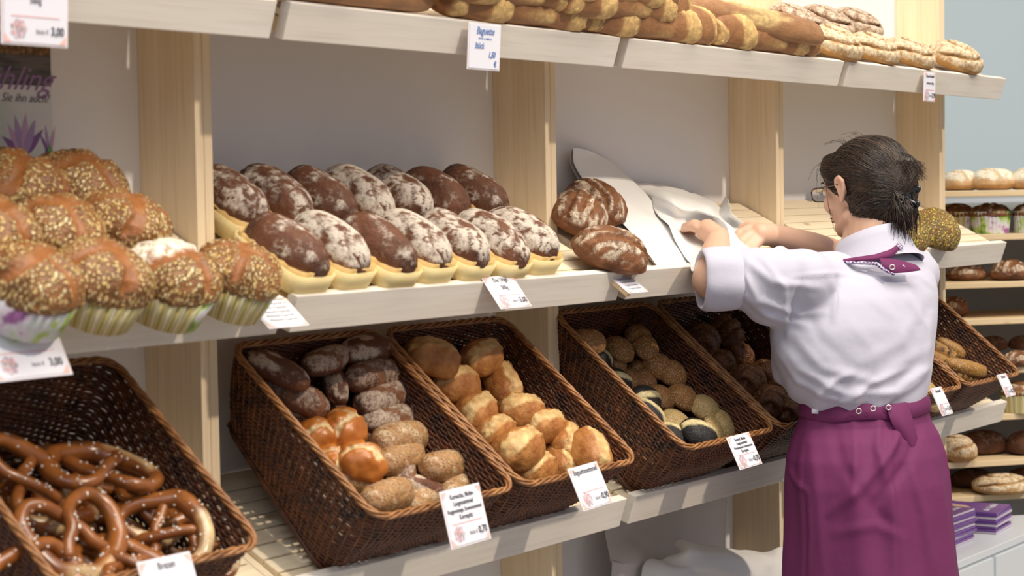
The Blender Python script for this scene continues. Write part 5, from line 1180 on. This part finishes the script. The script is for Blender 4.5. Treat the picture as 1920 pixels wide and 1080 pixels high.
def strand(P, r, gi, lift=.0015):
    Q = []
    for p in P:
        loc, nor, _, dist = bvh.find_nearest(Vector(p)); Q.append(np.array(loc)+np.array(nor)*lift)
    r_ = np.linspace(1, .7, len(Q))*r; r_[0] *= .3; r_[-1] *= .3; groups[gi].tube(Q, r_, 4, caps=False)
HN = getn(HR); hz_ = clip_c
for i in range(3800):                                     # combed back over the skull and nape to the clip
    q = rg.randrange(len(HV)); st = HV[q]; rel = st-clip_c; L = np.linalg.norm(rel)
    if L < .012: continue
    en = clip_c+l_*rg.uniform(-.018, .022)+hu*rg.uniform(-.02, .025)
    f = min(1., rg.uniform(.045, .11)/L) if i % 2 else 1.
    en = st+(en-st)*f; md = (st+en)/2+HN[q]*L*.25*f+hu*.10*L*f*(1 if rel@hu > -.01 else -.3)
    strand(bez(st, st*.5+md*.5, md*.5+en*.5, en, 9 if f < 1 else 13), rg.uniform(.0005, .0010), rg.choice((0, 0, 1, 1, 2)), rg.uniform(.0002, .0022))
def free(P, r, gi):
    r_ = np.linspace(1, .35, len(P))*r; groups[gi].tube(P, r_, 4, caps=False)
for i in range(620):                                      # bun: loops turned up over the clip and flicking out to the right
    a = rg.uniform(0, 2*PI); s0 = clip_c+hf*.02+l_*rg.uniform(-.025, .03)+hu*rg.uniform(-.01, .02)
    top = hp(-.112+rg.uniform(-.018, .012), rg.uniform(-.035, .030), .030+rg.uniform(-.014, .02)); en = hp(-.124+rg.uniform(-.012, .02), -.018+rg.uniform(-.026, .030), .010+rg.uniform(-.020, .020))
    free(bez(s0, s0+hu*.03-hf*.01, top+hu*.012, en, 12), rg.uniform(.0005, .0011), rg.choice((1, 1, 2, 2)))
for i in range(330):                                      # tail falling from the clip on to the collar
    s0 = hp(-.088+rg.uniform(-.02, .02), rg.uniform(-.012, .040), -.035+rg.uniform(-.02, .015)); ln = rg.uniform(.045, .088)
    en = s0-u_*ln-hf*rg.uniform(-.004, .026)+l_*rg.uniform(-.016, .014)
    free(bez(s0, s0-hf*.018-u_*ln*.3, en+u_*ln*.3-hf*.008, en, 10), rg.uniform(.0007, .0014), rg.randrange(3))
for i in range(26):                                       # loose fly-away hairs at forehead, crown and cheek
    if i < 9: s0 = np.array(bvh.find_nearest(Vector(hp(.068, rg.uniform(.01, .06), .065)))[0]); en = s0+hf*rg.uniform(.012, .034)-hu*rg.uniform(.02, .085)+l_*rg.uniform(0, .012); md = s0+hf*rg.uniform(.02, .04)
    elif i < 20: s0 = np.array(bvh.find_nearest(Vector(hp(rg.uniform(-.04, .05), rg.uniform(0, .04), .118)))[0]); en = s0+hf*rg.uniform(-.02, .05)+hu*rg.uniform(.002, .014)+l_*.02; md = s0+hu*.016+hf*.01
    else: s0 = hp(.046, .070, .03); en = s0-hu*rg.uniform(.08, .115)-hf*.008+l_*.002; md = s0-hu*.05+hf*.008
    free(bez(s0, md, (md+en)/2, en, 12), .00045, 0)
cols = [((.008, .005, .004), (.022, .012, .008)), ((.014, .008, .005), (.042, .021, .012)), ((.030, .015, .008), (.085, .042, .020))]
for gi, mb in enumerate(groups):
    q = NT('hair strands %d' % gi, .38, .55); mt = q.col(q.mix(q.noise(q.map((1, 1, 1)), 40, 2), *cols[gi]))
    o_ = mbp(mb, 'hair_strands', mt, hair); o_['kind'] = 'stuff'
# claw clip
cl = MB(); cc = hp(-.112, .002, -.034)
for sg in (1, -1):
    for k in range(5): 
        b0 = cc+hu*(.016-.008*k)+l_*.004*sg; cl.tube(bez(b0, b0-hf*.006+l_*.018*sg, b0+hf*.012+l_*.024*sg, b0+hf*.024+l_*.014*sg, 9), np.linspace(.0028, .0016, 9), 8)
cl.cone(cc+hu*.020, cc-hu*.020, .0062, .0062, 12)
for a, b in ((cc+hu*.002, cc-hf*.016-l_*.010+hu*.006), (cc-hu*.012, cc-hf*.013-l_*.006-hu*.022)): cl.ell(b, np.stack([hf*.009, l_*.004, hu*.008], 1)); cl.cone(a, b, .004, .005, 8)
mbp(cl, 'claw_clip', plain('black glossy plastic', (.012, .012, .014), .12, .7))
# spectacles
M_FR = plain('dark red-brown spectacle frame', (.045, .012, .018), .2, .6); gl = MB()
for sg in (1, -1):
    cx_ = .033*sg; P = []
    for t in np.arange(28)*2*PI/28: P.append(hp(.106-abs(.02*math.sin(0)), cx_+.024*np.sign(math.cos(t))*abs(math.cos(t))**.6, .000+.015*np.sign(math.sin(t))*abs(math.sin(t))**.6))
    gl.tube(P, .0013, 6, closed=True)
    gl.tube([hp(.104, .058*sg, .007), hp(.09, .070*sg, .009), hp(.05, .0775*sg, .008), hp(.004, .083*sg, .006)], .0015, 6)
gl.tube([hp(.106, -.009, .003), hp(.109, 0, .005), hp(.106, .009, .003)], .0016, 6)
sp_ = mbp(gl, 'spectacles', M_FR)
lm = bpy.data.materials.new('lens glass'); lm.use_nodes = True; b_ = lm.node_tree.nodes['Principled BSDF']; b_.inputs['Transmission Weight'].default_value = 1; b_.inputs['Roughness'].default_value = 0; b_.inputs['IOR'].default_value = 1.02
for sg in (1, -1):
    P = [hp(.106, .033*sg+.0235*np.sign(math.cos(t))*abs(math.cos(t))**.6, .0145*np.sign(math.sin(t))*abs(math.sin(t))**.6) for t in np.arange(28)*2*PI/28]
    P2 = [p+hf*.001 for p in P]; mb = MB(); mb.add(P+P2, [tuple(range(28)), tuple(range(28, 56))[::-1]]+[(i, (i+1) % 28, 28+(i+1) % 28, 28+i) for i in range(28)]); mbp(mb, 'lens', lm, sp_)
# eyes and brows
for sg in (1, -1):
    e = MB(); e.ell(hp(.082, .031*sg, .002), HM_(.0115, .0125, .0085)); eo = mbp(e, 'eye', plain('eye white', (.75, .72, .70), .2))
    e = MB(); e.ell(hp(.0905, .031*sg, .002), HM_(.004, .005, .005)); mbp(e, 'iris', plain('brown iris', (.05, .025, .012), .15), eo)
    b2 = MB(); b2.tube([hp(.094, .014*sg, .020), hp(.095, .030*sg, .025), hp(.082, .050*sg, .021)], [.0016, .0022, .001], 6); mbp(b2, 'eyebrow', M_HAIR)
e = MB(); e.ell(hp(.097, 0, -.0535), HM_(.005, .019, .0035)); e.ell(hp(.096, 0, -.0600), HM_(.0055, .016, .004)); mbp(e, 'lips', plain('lip skin', (.48, .18, .16), .4))
